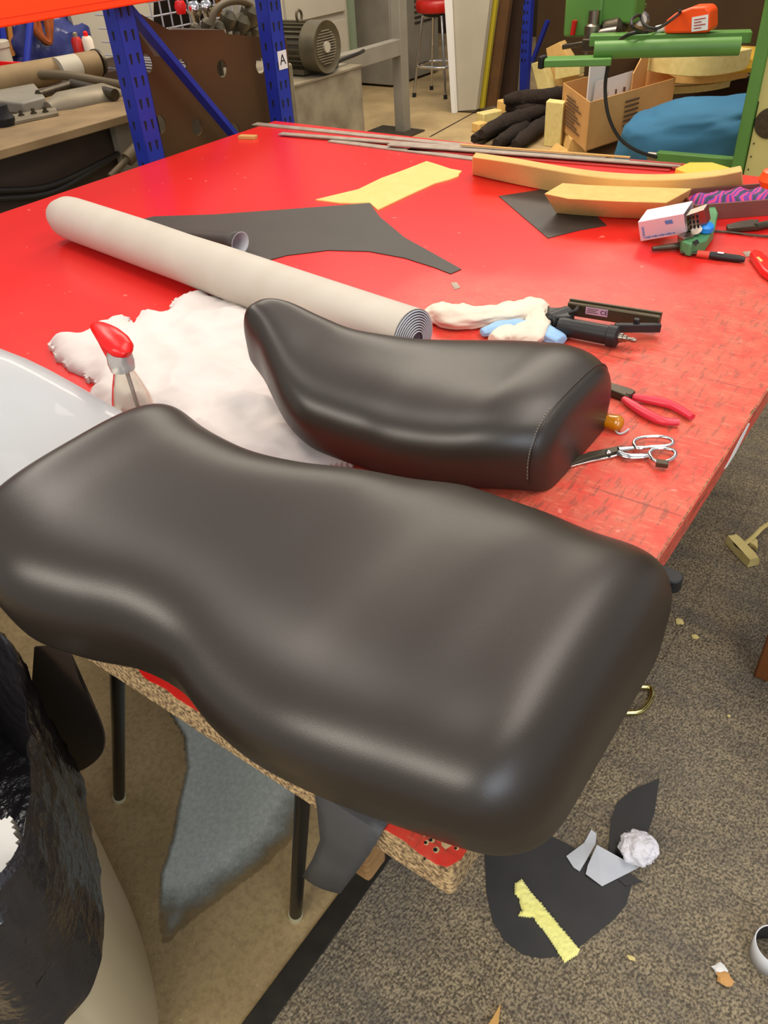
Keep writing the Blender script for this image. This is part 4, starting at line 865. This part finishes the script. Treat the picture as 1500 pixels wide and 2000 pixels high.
bm = G(); cyl(bm, B(112,140,.93), B(150,132,.93), .064, seg=28); part('paper_band', bm, M['palepanel'], py_, 'pale worn sticker band')
bm = G(); cyl(bm, B(188,124,.93), B(192,123,.93), .066, seg=28); part('end_ring', bm, M['darksteel'], py_)
bm = G(); tube(bm, smooth([B(20,160,.90),B(70,147,.93),(B(130,148,.93)),B(190,158,.90),B(245,168,.88)], 5), .022, 12); solo('thick_hose', bm, M['hose'], 'thick brown hose running over the grey bench to the blue upright', 'hose')
bm = G(); cyl(bm, B(75,185,.90), B(140,165,.90), .02); cyl(bm, B(140,165,.90), B(225,185,.88), .025); solo('steel_bar', bm, M['darksteel'], 'dark bar in front of the thick hose on the bench', 'bar')
bm = G(); pts = []
a, b_ = B(95,215,.853), B(235,185,.853)
tube(bm, [a, a.lerp(b_,.2), a.lerp(b_,.8), b_], [.05,.09,.09,.04], 24, sy=.7); solo('steel_drum', bm, M['metal'], 'rounded steel cover lying on the front of the grey bench', 'drum')
br_ = thing('bracket', 'bolted grey steel bracket at the front left of the bench', 'bracket', B(60,215,.853))
bm = G(); prism(bm, ats([(-30,215),(50,225),(95,212),(70,180),(20,184),(-30,188)], .853), (0,0,.05)); part('housing', bm, M['greypaint'], br_, bevel=.008)
bm = G(); prism(bm, ats([(20,246),(115,226),(110,215),(15,232)], .853), (0,0,.014)); part('base_plate', bm, M['metal'], br_, bevel=.002)
for px, py in ((42,226),(66,222),(89,219)):
    bm = G(); c = B(px, py, .867); lathe(bm, [(.014,0),(.014,.006),(.008,.006),(.008,.022)], c, seg=8); part('bolt', bm, M['darksteel'], br_)
bm = G(); c = B(12,245,.853); lathe(bm, [(.04,0),(.045,.03),(.03,.05),(.03,.08)], c, seg=12); solo('valve', bm, M['dark'], 'dark knobbly valve at the far left edge of the bench', 'valve')
bm = G(); c = B(5,140,.853); lathe(bm, [(.075,0),(.075,.12),(.082,.122),(.082,.15),(.075,.155)], c, seg=28); solo('round_tub', bm, M['palepanel'], 'pale round tub at the far left picture edge', 'tub')
bm = G(); prism(bm, [at(*p, x=-4.3) for p in ((24,122),(80,124),(76,140),(24,140))], (-.2,0,0)); solo('red_crate', bm, M['redplast'], 'red crate behind the long steel cylinder', 'crate')
for k, (px, mm, lab) in enumerate(((161,'stoolred','red spray can, left of the pair standing against the pale panel'),(181,'rag','white spray can with a red cap, right of the pair'))):
    b0_ = B(px, 125-2*k, .853); sc_ = thing('spray_can', lab, 'can', b0_); bm = G(); lathe(bm, [(.030,0),(.031,.004),(.031,.12),(.022,.137)], b0_, seg=20); part('can_body', bm, M[mm], sc_)
    bm = G(); lathe(bm, [(.013,0),(.013,.02),(.006,.026)], b0_+V((0,0,.137)), seg=12); part('nozzle', bm, M['redplast' if k else 'metal'], sc_)
# things far left
bm = G(); prism(bm, [at(*p, x=-5.2) for p in ((136,24),(207,0),(300,0),(300,130),(168,130))], (-.04,0,0)); solo('steel_sheet', bm, M['palepanel'], 'pale grey upright panel behind the spray cans', 'panel', sm=False)
bm = G(); c = at(95, 95, x=-5.4); bmesh.ops.create_icosphere(bm, subdivisions=4, radius=1)
for v_ in bm.verts:
    n_ = v_.co.normalized(); k = 1+.25*noise.noise(n_*2.5)+.1*noise.noise(n_*7); v_.co = c+V((n_.x*.22*k, n_.y*.36*k, n_.z*.36*k)); v_.co.z = max(.722, v_.co.z)
solo('plastic_sack', bm, M['tarp'], 'shiny blue plastic sack behind the thin blue post', 'sack')
bm = G(); tube(bm, smooth([at(*p, x=-5.19) for p in ((60,20),(70,60),(95,82),(92,40),(85,10))], 5), .025, 8); tube(bm, smooth([at(*p, x=-5.19) for p in ((70,20),(82,70),(98,74),(100,30))], 5), .016, 8); solo('orange_straps', bm, M['rust'], 'rusty orange straps hanging over the blue sack', 'strap')
bm = G(); prism(bm, [at(*p, x=-5.25) for p in ((122,20),(136,24),(150,118),(138,118))], (-.05,0,0)); solo('timber', bm, M['crate'], 'thin amber timber leaning beside the pale panel', 'timber')
bm = G(); prism(bm, [at(*p, x=-5.3) for p in ((14,40),(22,40),(30,108),(20,112))], (-.05,0,0)); solo('timber', bm, M['crate'], 'thin amber timber at the far left under the orange beam', 'timber')
bm = G(); cyl(bm, at(62,10,x=-4.6), at(50,142,x=-4.6), .02, seg=8); solo('blue_post', bm, M['blue'], 'thin dark blue post in front of the blue sack', 'post')
bm = G(); prism(bm, [at(*p, x=-5.3) for p in ((0,40),(8,40),(18,108),(6,108))], (-.05,0,0)); solo('blue_post', bm, M['blue'], 'dark blue post at the very left picture edge', 'post')
# low shelf carrying far left things
bm = G(); box(bm, (-5.5,3.2,.36), (1.6,3.2,.72)); solo('storage_chest', bm, M['darkbrown'], 'dark low chest far behind the steel bench', 'chest')

# ------------------------------------------------------------------ motor on its tank
XB = -3.36
a, b_ = at(566,176,x=XB), at(705,128,x=XB); zt = (a.z+b_.z)/2
tk2 = thing('steel_tank', 'mottled grey steel tank carrying the electric motor', 'tank', (XB-.3,(a.y+b_.y)/2,0))
y0_, y1_ = a.y-.55, b_.y
bm = G(); box(bm, (XB-.3,(y0_+y1_)/2,zt/2), (.6,y1_-y0_,zt)); part('tank_body', bm, M['stone'], tk2, bevel=.006)
bm = G(); box(bm, (XB-.3,(y0_+y1_)/2,zt+.006), (.62,y1_-y0_+.02,.012)); part('lid', bm, M['metal'], tk2)
mt = thing('electric_motor', 'round finned electric motor sitting on the steel tank', 'motor', (XB-.2,at(630,93,x=XB).y,zt+.012))
fc = at(641, 92, x=XB+.02); ax = V((1,.05,0)).normalized(); rM = fc.z-zt-.022; rM = max(.11, min(.17, rM))
bm = G(); lathe(bm, [(rM*.75,-.02),(rM*.92,-.012),(rM,-.06+.055),(rM,-.12)][::-1] , fc, ax, 40); 
part('fan_cover', bm, M['motor'], mt)
bm = G()
for k in range(13):
    h_ = -rM*.62+rM*1.24*k/12; w_ = math.sqrt(max(0,(rM*.68)**2-h_*h_)); c = fc+ax*(-.016)+V((0,0,h_)); box(bm, c, (.008, 2*w_, .005))
part('grille', bm, M['metal'], mt); bm = G(); cyl(bm, fc-ax*.02, fc-ax*.004, .03, seg=20); part('hub_cap', bm, M['palepanel'], mt, 'pale round centre cap')
bm = G(); cyl(bm, fc-ax*.11, fc-ax*.42, rM*.84, seg=32); part('motor_body', bm, M['motor'], mt)
for k in range(26):
    t_ = 2*PI*k/26; d3 = V((0, math.cos(t_), math.sin(t_))); bm = G(); c = fc-ax*.26+d3*(rM*.88); bar(bm, c-ax*.14, c+ax*.14, .006, rM*.18, up=d3); part('fin', bm, M['motor'], mt, sm=False)
bm = G(); pts = [fc-ax*.2+V((0,.025*math.cos(t_),rM+.02+.03*math.sin(t_))) for t_ in [2*PI*k/14 for k in range(14)]]; tube(bm, pts, .008, 8, closed=True); part('lifting_eye', bm, M['motor'], mt)
bm = G(); box(bm, fc-ax*.24-V((0,0,rM*.9)), (.24,.2,rM*.2)); part('foot', bm, M['motor'], mt)
bm = G(); tube(bm, smooth([V((XB-.06,y1_-.34,zt+.03)), V((XB-.05,y1_-.2,zt+.03)), V((XB-.09,y1_-.12,zt+.045)), V((XB-.12,y1_+.12,zt+.05)), V((XB-.2,y1_+.3,zt+.04))], 4), .012, 8); solo('power_cable', bm, M['cable'], 'dark cable trailing from the electric motor across the tank', 'cable')
# grey stand
st = thing('grey_stand', 'grey steel stand with a horizontal arm right of the electric motor', 'stand', (-3.8,5.40,0))
bm = G(); box(bm, (-3.8,5.40,.8), (.085,.10,1.6)); part('post', bm, M['greypaint'], st, bevel=.004)
zz = at(775, 92, x=-3.8).z; bm = G(); box(bm, (-3.8,4.95,zz), (.08,.82,.11)); part('arm', bm, M['greypaint'], st, bevel=.004)
bm = G(); box(bm, (-3.85,5.30,.006), (.42,.36,.012)); part('base_plate', bm, M['darksteel'], st)
# cabinet, electric box, wooden wall
cbn = thing('pale_cabinet', 'tall pale grey cabinet behind the electric motor', 'cabinet', (-5.4,6.2,0))
a, b_ = at(560,100,x=-5.0), at(688,60,x=-5.0)
bm = G(); box(bm, (-5.35,(a.y+b_.y)/2,.85), (.7,b_.y-a.y,1.7)); part('cabinet_body', bm, M['palepanel'], cbn, bevel=.006)
bm = G(); c = at(640,28,x=-4.99); box(bm, (-4.985,(a.y+b_.y)/2-.05,c.z+.31), (.03,(b_.y-a.y)*.86,.62)); part('door', bm, M['palepanel'], cbn, bevel=.004)
bm = G(); box(bm, (-4.985,(a.y+b_.y)/2-.05,c.z-.42), (.03,(b_.y-a.y)*.86,.72)); part('door', bm, M['palepanel'], cbn, bevel=.004)
bm = G(); box(bm, (-4.98,b_.y-.03,.8), (.05,.06,1.6)); part('green_edge', bm, mat('grey_green_paint', (120,132,108), rough=.6), cbn, 'grey-green side edge')
eb = thing('electric_box', 'grey ventilated metal box on the floor behind the bar stool', 'box', (-5.0,7.3,0))
a, b_ = at(726,132,x=-4.9), at(786,120,x=-4.9)
bm = G(); box(bm, (-5.15,7.25,.50), (.5,.85,.96)); part('housing', bm, M['greypaint'], eb, bevel=.008)
bm = G(); box(bm, (-5.15,7.25,.012), (.4,.7,.024)); part('plinth', bm, M['dark'], eb)
bm = G()
for k in range(9): box(bm, (-4.896,7.42,.50+.045*k), (.012,.36,.014))
part('vent_slats', bm, M['darksteel'], eb)
bm = G()
for k in range(16): box(bm, (-6.6,6.4+.26*k,1.0), (.05,.25,2.0))
bx = solo('plank_wall', bm, M['crate'], 'amber wooden plank partition far behind the bar stool', 'partition', sm=False)
bm = G(); box(bm, (-6.54,8.3,.10), (.06,4.2,.2)); solo('skirting_board', bm, M['darkbrown'], 'dark skirting board at the foot of the plank partition', 'board', sm=False)
for k in range(2):
    bm = G(); y_ = 7.2+.1*k; tube(bm, [(-6.5,6.4,.72+.09*k),(-6.5,10,.72+.09*k)], .018, 8); solo('pipe', bm, M['greypaint'], ('upper' if k else 'lower')+' of two thin pipes running along the plank partition', 'pipe')
# bar stool
bs = thing('bar_stool', 'chrome bar stool with a round bright red vinyl seat', 'stool', (-4.30,6.72,0))
sc0 = V((-4.30,6.72,0)); 
bm = G(); lathe(bm, [(.15,.665),(.185,.675),(.195,.70),(.195,.745),(.18,.765),(.05,.77)], sc0, seg=40); part('seat', bm, M['stoolred'], bs)
bm = G(); lathe(bm, [(.10,.635),(.15,.665)], sc0, seg=24); part('swivel_plate', bm, M['dark'], bs)
for k in range(4):
    t_ = PI*.27+k*PI/2; d3 = V((math.cos(t_), math.sin(t_), 0)); bm = G(); tube(bm, smooth([sc0+d3*.06+V((0,0,.65)), sc0+d3*.12+V((0,0,.64)), sc0+d3*.145+V((0,0,.60)), sc0+d3*.235+V((0,0,.02))], 4), .0125, 10)
    l = part('leg', bm, M['chrome'], bs); bm = G(); cyl(bm, sc0+d3*.237, sc0+d3*.232+V((0,0,.035)), .018, seg=10); part('foot', bm, M['dark'], l)
bm = G(); rr_ = [];
for k in range(16):
    t_ = PI*.27+k*PI/8; q_ = .205*(1 if k % 4 == 0 else .86 if k % 2 else .80); rr_.append(sc0+V((math.cos(t_)*q_, math.sin(t_)*q_, .25)))
tube(bm, rr_, .0125, 10, closed=True); part('footrest', bm, M['chrome'], bs)
# sheets standing upright
def yprism(name, px, y, dep, m, label, cat, group=None, **k):
    bm = G(); P_ = [at(*p, y=y) for p in px]
    for p in P_: p.z = max(p.z, .002)
    prism(bm, P_, (0,dep,0)); return solo(name, bm, m, label, cat, group, sm=False, **k)
yprism('melamine_sheet', [(884,223),(930,214),(968,-90),(862,-90)], 6.15, .05, M['palepanel'], 'tall pale white panel standing right of the red bar stool', 'panel')
yprism('melamine_sheet', [(882,223),(889,222),(874,-90),(862,-90)], 6.10, .04, M['white'], 'bright white front edge strip on the tall pale panel', 'panel')
yprism('board', [(930,214),(943,212),(986,-90),(962,-90)], 6.25, .05, M['greypaint'], 'grey-brown board leaning right beside the tall pale panel', 'board')
yprism('board', [(936,212),(944,211),(982,-90),(972,-90)], 6.22, .03, M['olive'], 'narrow yellow-green edged board among the brown boards', 'board')
yprism('board', [(944,211),(968,206),(1008,-90),(980,-90)], 6.27, .05, M['brownfoam'], 'wide brown board right of the yellow-green edge', 'board')
yprism('board', [(966,206),(1004,190),(1022,-90),(1004,-90)], 6.45, .06, M['darkbrown'], 'dark brown board left of the far blue post', 'board')
yprism('board', [(1000,185),(1010,180),(1016,-90),(1008,-90)], 6.60, .04, M['greypaint'], 'thin grey board touching the far blue post', 'board')
fr = thing('far_rack', 'far blue slotted rack post behind the dark fibre bundle', 'rack', (-3.55,7.1,0))
pA, pB = at(1010,175,z=.0), at(1034,175,z=.0); bm = G(); cx_ = (pA+pB)/2; wdt = (pB-pA).length; box(bm, (cx_.x,cx_.y,1.0), (wdt*.9,.06,2.0)); part('post', bm, M['blue'], fr)
bm = G()
for k in range(18): box(bm, (cx_.x-.012,cx_.y-.033,.25+k*.075), (.01,.006,.03)); box(bm, (cx_.x+.02,cx_.y-.033,.25+k*.075), (.014,.006,.012))
part('slot', bm, M['dark'], fr, sm=False)['kind'] = 'stuff'
bm = G(); bar(bm, at(1040,120,y=7.6), at(1070,40,y=7.6), .05, .03); part('brace', bm, M['blue'], fr)
bm = G(); box(bm, (-1.6,7.95,.9), (4.6,.1,1.8)); solo('dark_partition', bm, mat('dark_brown_partition', (76,54,26), (62,44,22), 2, rough=.9), 'dark brown partition behind the green machine', 'partition', sm=False)
bm = G(); box(bm, (-.55,7.6,.8), (1.5,.3,1.6)); solo('grey_cupboard', bm, mat('grey_brown_cupboard', (92,76,54), rough=.8), 'grey-brown cupboard behind the green machine beams', 'cupboard', sm=False)
# dark fibre bundle: each strand its own
FB = [[(926,272),(960,252),(1010,225),(1070,200),(1100,190)], [(968,280),(1010,256),(1060,222),(1100,200)], [(985,195),(1020,192),(1060,190),(1100,178)], [(990,210),(1030,212),(1070,205),(1100,195)], [(1005,283),(1035,262),(1065,240),(1098,222)], [(940,262),(985,240),(1030,225),(1085,205)]]
LB = ['lowest left dark fibre strip reaching nearest the metal strips','dark fibre strip second from the bottom left','topmost dark fibre strip of the bundle beside the cardboard box','dark fibre strip just under the topmost one','right-hand short dark fibre strip near the standing foam block','middle dark fibre strip fanning to the left']
for k, (p_, l_) in enumerate(zip(FB, LB)):
    z_ = (.06,.06,.22,.15,.06,.13)[k]; bm = G(); tube(bm, smooth([at(*q, z=z_) for q in p_], 5), [.03,.055,.06,.055,.04], 12, rfun=lambda u, a: 1+.3*noise.noise(V((u*9+k, a*2, 0))))
    for v_ in bm.verts: v_.co.z = max(.002, v_.co.z)
    solo('fibre_strip', bm, M['darkfuzz'], l_, 'padding', 'dark fibre strips beside the cardboard box')
# foam off-cuts on the floor
def fprism(px, z, dep, m, label, h=None, name='foam_piece'):
    bm = G(); P_ = ats(px, z); prism(bm, P_, dep); return solo(name, bm, m, label, 'foam', bevel=.004)
q0, q1, q2_ = at(1061,285,z=0), at(1094,290,z=0), at(1094,290,z=0)+V((-.02,.09,0))
bm = G(); prism(bm, [q0, q1, q2_, q0+V((-.02,.09,0))], (0,0,.30)); solo('foam_piece', bm, M['foampale'], 'pale foam block standing upright in front of the cardboard box', 'foam', bevel=.006)
bm = G(); bar(bm, at(1104,240,z=.05), at(1130,288,z=.05), .14, .10, up=(.2,0,1)); solo('foam_piece', bm, M['foam'], 'yellow foam block lying right of the upright foam block', 'foam', bevel=.005)
a = at(1085,308,z=0); bm = G(); vs_ = [bm.verts.new(a+V(p)) for p in ((-.09,0,0),(.10,-.02,0),(.12,.05,0),(-.05,.09,0),(-.02,.04,.09),(.07,.03,.06))]
for q in ((0,1,5,4),(1,2,5),(2,3,4,5),(3,0,4),(0,3,2,1)): bm.faces.new([vs_[i] for i in q])
solo('foam_piece', bm, M['foam'], 'small wedge of yellow foam nearest the metal strips', 'foam', sm=False, bevel=.003)
bm = G(); bar(bm, at(937,234,z=.05), at(975,226,z=.05), .10, .10); solo('foam_piece', bm, M['foampale'], 'small pale foam block at the foot of the brown boards', 'foam', bevel=.008)
bm = G(); bar(bm, at(928,250,z=.035), at(945,246,z=.035), .09, .07); solo('foam_piece', bm, M['foam'], 'orange-yellow foam bit left of the dark fibre strips', 'foam', bevel=.008)
bm = G(); bar(bm, at(978,205,z=.12), at(1000,212,z=.12), .08, .09); solo('foam_piece', bm, M['foam'], 'yellow foam bit poking out of the dark fibre strips', 'foam', bevel=.01)
yprism('foam_piece', [(1037,125),(1058,120),(1082,196),(1056,200)], 6.75, .12, M['foampale'], 'leaning yellow foam slab right of the far blue post', 'foam', bevel=.005)
yprism('foam_piece', [(1066,95),(1092,82),(1110,110),(1130,150),(1125,188),(1080,188)], 6.95, .12, M['foamold'], 'large angular foam slab behind the leaning one', 'foam', bevel=.005)
yprism('foam_piece', [(1084,132),(1132,120),(1132,146),(1084,156)], 6.80, .10, M['foampale'], 'short horizontal foam bar touching the cardboard box', 'foam', bevel=.005)
for px_, h_, m_, l_ in ((((1240,128),(1290,140),(1350,147),(1400,144),(1450,134)),.13,'foampale','long pale curved foam strip behind the cardboard box'),(((1310,160),(1360,162),(1400,158),(1450,150)),.06,'foam','yellow curved foam strip under the long pale one'),(((1270,182),(1340,180),(1400,172),(1450,158)),.05,'foampale','lowest pale foam strip just above the blue beanbag')):
    z_ = .42 if h_ > .1 else .30 if m_ == 'foam' else .22
    bm = G(); sweep(bm, smooth([at(*q, z=z_) for q in px_], 4), .10, h_); solo('foam_strip', bm, M[m_], l_, 'foam', bevel=.005)
bm = G(); c = at(1410,120,z=.45); lathe(bm, [(.34,0),(.36,.03),(.34,.07),(.1,.09)], c+V((0,.2,-.05)), seg=32); solo('foam_disc', bm, mat('mustard_foam', (190,150,40), rough=.9), 'mustard foam disc behind the long pale curved strip', 'foam')
bm = G(); box(bm, (-1.8,6.95,.13), (2.0,.5,.26)); solo('low_shelf', bm, M['darkbrown'], 'dark low shelf carrying the curved foam strips', 'shelf', sm=False)
# cardboard box
zb, zt = .10, .40
cA, cB, cC = at(1152,200,z=zt), at(1100,162,z=zt), at(1320,152,z=zt); cD = cB+(cC-cA); dz = V((0,0,zb-zt))
cx = thing('cardboard_box', 'open printed cardboard box holding a smaller white-lined carton', 'box', (cA+cD)/2+dz)
def side(p, q, nm):
    bm = G(); n_ = (q-p).cross(V((0,0,1))).normalized()*.006; prism(bm, [p, q, q+dz, p+dz], n_); return part(nm, bm, M['boxcard'], cx, sm=False)
side(cA, cB, 'side_panel'); sA = side(cC, cA, 'side_panel'); side(cB, cD, 'side_panel'); side(cD, cC, 'side_panel')
bm = G(); prism(bm, [cA+dz, cB+dz, cD+dz, cC+dz], (0,0,.006)); part('bottom_panel', bm, M['boxcard'], cx, sm=False)
bm = G(); n_ = (cA-cB).cross(V((0,0,1))).normalized(); n_ = n_ if n_.dot(CAM-cA) > 0 else -n_
for k in range(9):
    f_ = .18+.075*k; p_ = cB.lerp(cA, .22)+dz*f_+n_*.008; q_ = cB.lerp(cA, .55+.22*((k*7) % 3)/2)+dz*f_+n_*.008; bar(bm, p_, q_, .003, .009)
part('end_printing', bm, M['ink'], cx, 'faded brown printed lines on the short end', sm=False); bm = G()
n2_ = (cC-cA).cross(V((0,0,1))).normalized(); n2_ = n2_ if n2_.dot(CAM-cA) > 0 else -n2_
for k in range(6): f_ = .2+.1*k; bar(bm, cA.lerp(cC,.40)+dz*f_+n2_*.008, cA.lerp(cC,.56)+dz*f_+n2_*.008, .003, .012)
part('side_printing', bm, M['ink'], cx, 'faded brown printed lines on the long side', sm=False)
ic = thing('inner_carton', 'smaller carton with white paper standing inside the cardboard box', 'box', at(1185,175,z=.2)-V((0,0,.08)))
e = [at(*p, y=(cA.y+.25)) for p in ((1140,192),(1228,180),(1226,110),(1132,112))]
e = [at(1145,195,z=.36), at(1232,172,z=.36)]; H2 = V((0,0,.26)); bk_ = V((0,.26,0)) ; D0 = V((0,0,-.2))
bm = G(); prism(bm, [e[0]+bk_+D0, e[1]+bk_+D0, e[1]+bk_+H2, e[0]+bk_+H2], (0,.008,0)); part('back_panel', bm, M['card'], ic, sm=False)
bm = G(); prism(bm, [e[0]+D0, e[0]+bk_+D0, e[0]+bk_+H2, e[0]+H2*.8], (.008,0,0)); part('left_flap', bm, M['white'], ic, 'white flap with small print', sm=False)
bm = G(); prism(bm, [e[1]+D0, e[1]+bk_+D0, e[1]+bk_+H2, e[1]+H2*.35], (.008,0,0)); part('right_flap', bm, M['boxcard'], ic, sm=False)
bm = G(); prism(bm, [e[0]+D0+V((.02,.03,0)), e[1]+D0+V((-.02,.03,0)), e[1]+V((-.02,.06,.10)), e[0]+V((.03,.06,.10))], (0,.006,0)); pw = part('paper_liner', bm, M['white'], ic, 'white printed paper', sm=False)
bm = G(); 
for k in range(4): p_ = e[0].lerp(e[1], .2+.2*k)+V((0,.040,.0)); box(bm, p_, (.016,.004,.03))
part('paper_print', bm, M['ink'], pw, sm=False)
bm = G(); pz = [(at(*p, z=.05)) for p in ((1135,268),(1200,262),(1205,240),(1140,235))]; field(bm, [(p.x,p.y) for p in pz], .002, lambda x, y, d_: .07+.02*noise.noise(V((x*12,y*12,0))), .02); solo('white_padding', bm, M['fluff'], 'white padding squeezed under the cardboard box', 'padding')
# blue beanbag
bm = G(); c = at(1355, 262, z=.24); bmesh.ops.create_icosphere(bm, subdivisions=5, radius=1)
for v_ in bm.verts:
    n_ = v_.co.normalized(); q = V([math.copysign(abs(t_)**.75, t_) for t_ in n_]); k = 1+.10*noise.noise(n_*2)+.03*noise.noise(V((n_.x*5,n_.y*3,n_.z*9))); v_.co = V((c.x+q.x*.47*k, c.y+.05+q.y*.34*k, max(.002, .21+q.z*.23*k+.06*q.x)))
solo('beanbag', bm, M['bag'], 'slumped blue cloth beanbag under the green machine', 'beanbag')

# ------------------------------------------------------------------ green machine
gm = thing('green_machine', 'green framed workshop machine with horizontal tube, head and cream housing', 'machine', (-1.4,4.6,0))
xa, xb_ = at(1428,325,y=4.4).x, at(1452,325,y=4.4).x
bm = G(); box(bm, ((xa+xb_)/2,4.45,.9), (xb_-xa,.10,1.8)); part('frame_post', bm, M['green'], gm, bevel=.006)
p0, p1 = at(1160,98,z=.85), at(1445,90,z=.85); bm = G(); cyl(bm, p0, p1, .042, seg=24); part('cross_tube', bm, M['green'], gm)
dT = V((p1.x-p0.x, p1.y-p0.y, 0)).normalized()
bm = G(); bar(bm, p0+V((-.10,.17,.02)), p1+V((0,.17,.02)), .10, .05); part('cross_rail', bm, M['green'], gm, bevel=.004)
bm = G(); bar(bm, p0-dT*.24+V((0,-.02,-.045)), p0+dT*.10+V((0,-.02,-.045)), .12, .035); part('arm_plate', bm, M['green'], gm, bevel=.006)
bm = G(); c = p0-dT*.25+V((0,-.02,-.045)); box(bm, c, (.03,.06,.06)); part('rubber_stop', bm, M['dark'], gm, bevel=.008)
r0, r1 = at(1283,306,z=.25), at(1445,320,z=.25); bm = G(); bar(bm, r0, r1, .06, .06); part('lower_rail', bm, M['green'], gm, bevel=.006)
bm = G(); cyl(bm, r0+V((-.05,0,0)), r0, .024, seg=14); part('rail_cap', bm, M['steel'], gm)
bm = G(); c = at(1150,28,y=4.5); box(bm, c, (.22,.16,.20)); box(bm, c+V((.14,.0,.10)), (.30,.14,.26)); part('machine_head', bm, M['green'], gm, bevel=.012)
bm = G(); c = at(1218,20,y=4.6); bar(bm, c+V((-.1,0,.02)), c+V((.12,0,.02)), .05, .02); bar(bm, c+V((-.1,0,-.04)), c+V((.1,0,-.04)), .05, .02); cyl(bm, c+V((-.04,-.05,-.08)), c+V((.06,-.05,-.08)), .02); part('guide_rods', bm, mat('olive_steel', (120,120,70), rough=.4, metal=.5), gm)
bm = G(); c = at(1158,58,y=4.4); lathe(bm, [(.02,-.08),(.045,-.06),(.045,.02),(.03,.03),(.03,.09)], c, seg=18); cyl(bm, c+V((.0,0,-.02)), c+V((.14,0,-.0)), .022); cyl(bm, c+V((-.03,0,-.12)), c+V((-.03,0,.02)), .009); part('clamp', bm, M['steel'], gm, 'polished steel clamp')
bm = G(); c = at(1195,55,y=4.45); lathe(bm, [(.03,-.05),(.05,-.03),(.05,.05),(.03,.07)], c, (1,0,.2), seg=18); part('spindle', bm, M['darksteel'], gm)
bm = G(); c = at(1125,80,y=4.4); bar(bm, c+V((-.07,0,-.03)), c+V((.10,0,.0)), .06, .025); box(bm, c+V((.14,0,-.01)), (.16,.12,.06)); part('foot_clamp', bm, M['darksteel'], gm, bevel=.006)
bm = G(); cyl(bm, at(1123,40,y=4.4), at(1118,68,y=4.4), .014); part('red_lever', bm, M['stoolred'], gm, 'faded red lever')
bm = G(); c = at(1252,40,y=4.55); lathe(bm, [(.03,-.02),(.045,0),(.03,.02)], c, (.4,-1,.3), 16); cyl(bm, c+V((0,0,-.03)), V((c.x,c.y,p0.z+.045)), .008); part('dial', bm, M['steel'], gm)
# cream housing
bm = G(); xx0 = at(1452,325,y=4.40).x+.004; prism(bm, [(xx0,4.42,.0),(xx0+.9,4.42,.0),(xx0+.9,4.42,1.7),(xx0-.02,4.42,1.7),(xx0-.02,4.42,.62),(xx0,4.42,.60)], (0,.5,0)); hs_ = part('cream_housing', bm, M['cream'], gm, 'cream sheet-metal housing', sm=False, bevel=.004)
bm = G(); c = at(1502,242,y=4.41); lathe(bm, [(.075,0),(.07,.012),(.03,.014)], V((c.x,4.42,c.z)), (0,-1,0), 28); part('round_vent', bm, M['darksteel'], hs_, 'dark round vent')
bm = G()
for k in range(8): cyl(bm, (xx0+.02,4.421,.08+.065*k), (xx0+.02,4.414,.08+.065*k), .004, seg=8)
part('rivet', bm, M['darksteel'], hs_, sm=False)['kind'] = 'stuff'
bm = G(); box(bm, (xx0+.45,4.417,.86), (.9,.004,.006)); part('panel_seam', bm, M['darksteel'], hs_, sm=False)
# orange pedal
pe = thing('foot_pedal', 'bright orange pedal housing with a white label resting on the green tube', 'pedal', at(1340,65,z=.895))
yv = at(1340,68,z=.895).y; P_ = [at(*p, y=yv) for p in ((1297,70),(1380,68),(1386,62),(1386,26),(1378,17),(1350,18),(1318,30),(1300,44))]; zl = min(p.z for p in P_)
for p in P_: p.z += .896-zl
bm = G(); prism(bm, P_, (0,.13,0)); part('housing', bm, M['orangeplast'], pe, bevel=.012)
L0 = [at(*p, y=yv-.002) for p in ((1351,38),(1383,32),(1382,62),(1350,66))]
for p in L0: p.z += .896-zl
bm = G(); prism(bm, L0, (0,-.002,0)); lb = part('label', bm, M['white'], pe, 'white printed label', sm=False)
bm = G()
for k in range(4): a_ = L0[3].lerp(L0[0], .2+.2*k); b_ = L0[2].lerp(L0[1], .2+.2*k); bar(bm, a_.lerp(b_,.15)+V((0,-.004,0)), a_.lerp(b_,.85 if k % 2 else .6)+V((0,-.004,0)), .0015, .004)
part('label_lines', bm, M['redstrip'], lb, sm=False)
bm = G(); cyl(bm, at(1281,62,y=yv+.05)+V((0,0,.896-zl)), at(1298,58,y=yv+.05)+V((0,0,.896-zl)), .018); part('cable_gland', bm, M['white'], pe, 'white cable gland')
bm = G(); zc_ = .92; tube(bm, smooth([at(1283,62,y=yv+.05)+V((0,0,.896-zl)), at(1262,62,z=zc_), at(1238,55,z=zc_+.05), at(1234,38,z=zc_+.08), at(1250,30,z=zc_+.08), at(1258,48,z=zc_+.05), at(1285,55,z=zc_+.06), at(1325,28,y=yv-.03), at(1328,20,y=yv-.03)], 6), .0075, 8)
tube(bm, smooth([at(1265,62,z=zc_), at(1232,66,z=zc_-.0), at(1205,85,y=4.25), at(1190,120,y=4.22), at(1182,170,y=4.22), at(1188,225,y=4.22), at(1210,270,y=4.25), at(1245,295,y=4.3), at(1283,307,y=4.38)], 6), .0095, 10)
solo('pedal_cable', bm, M['cable'], 'black cable looping from the orange pedal down past the cardboard box', 'cable')
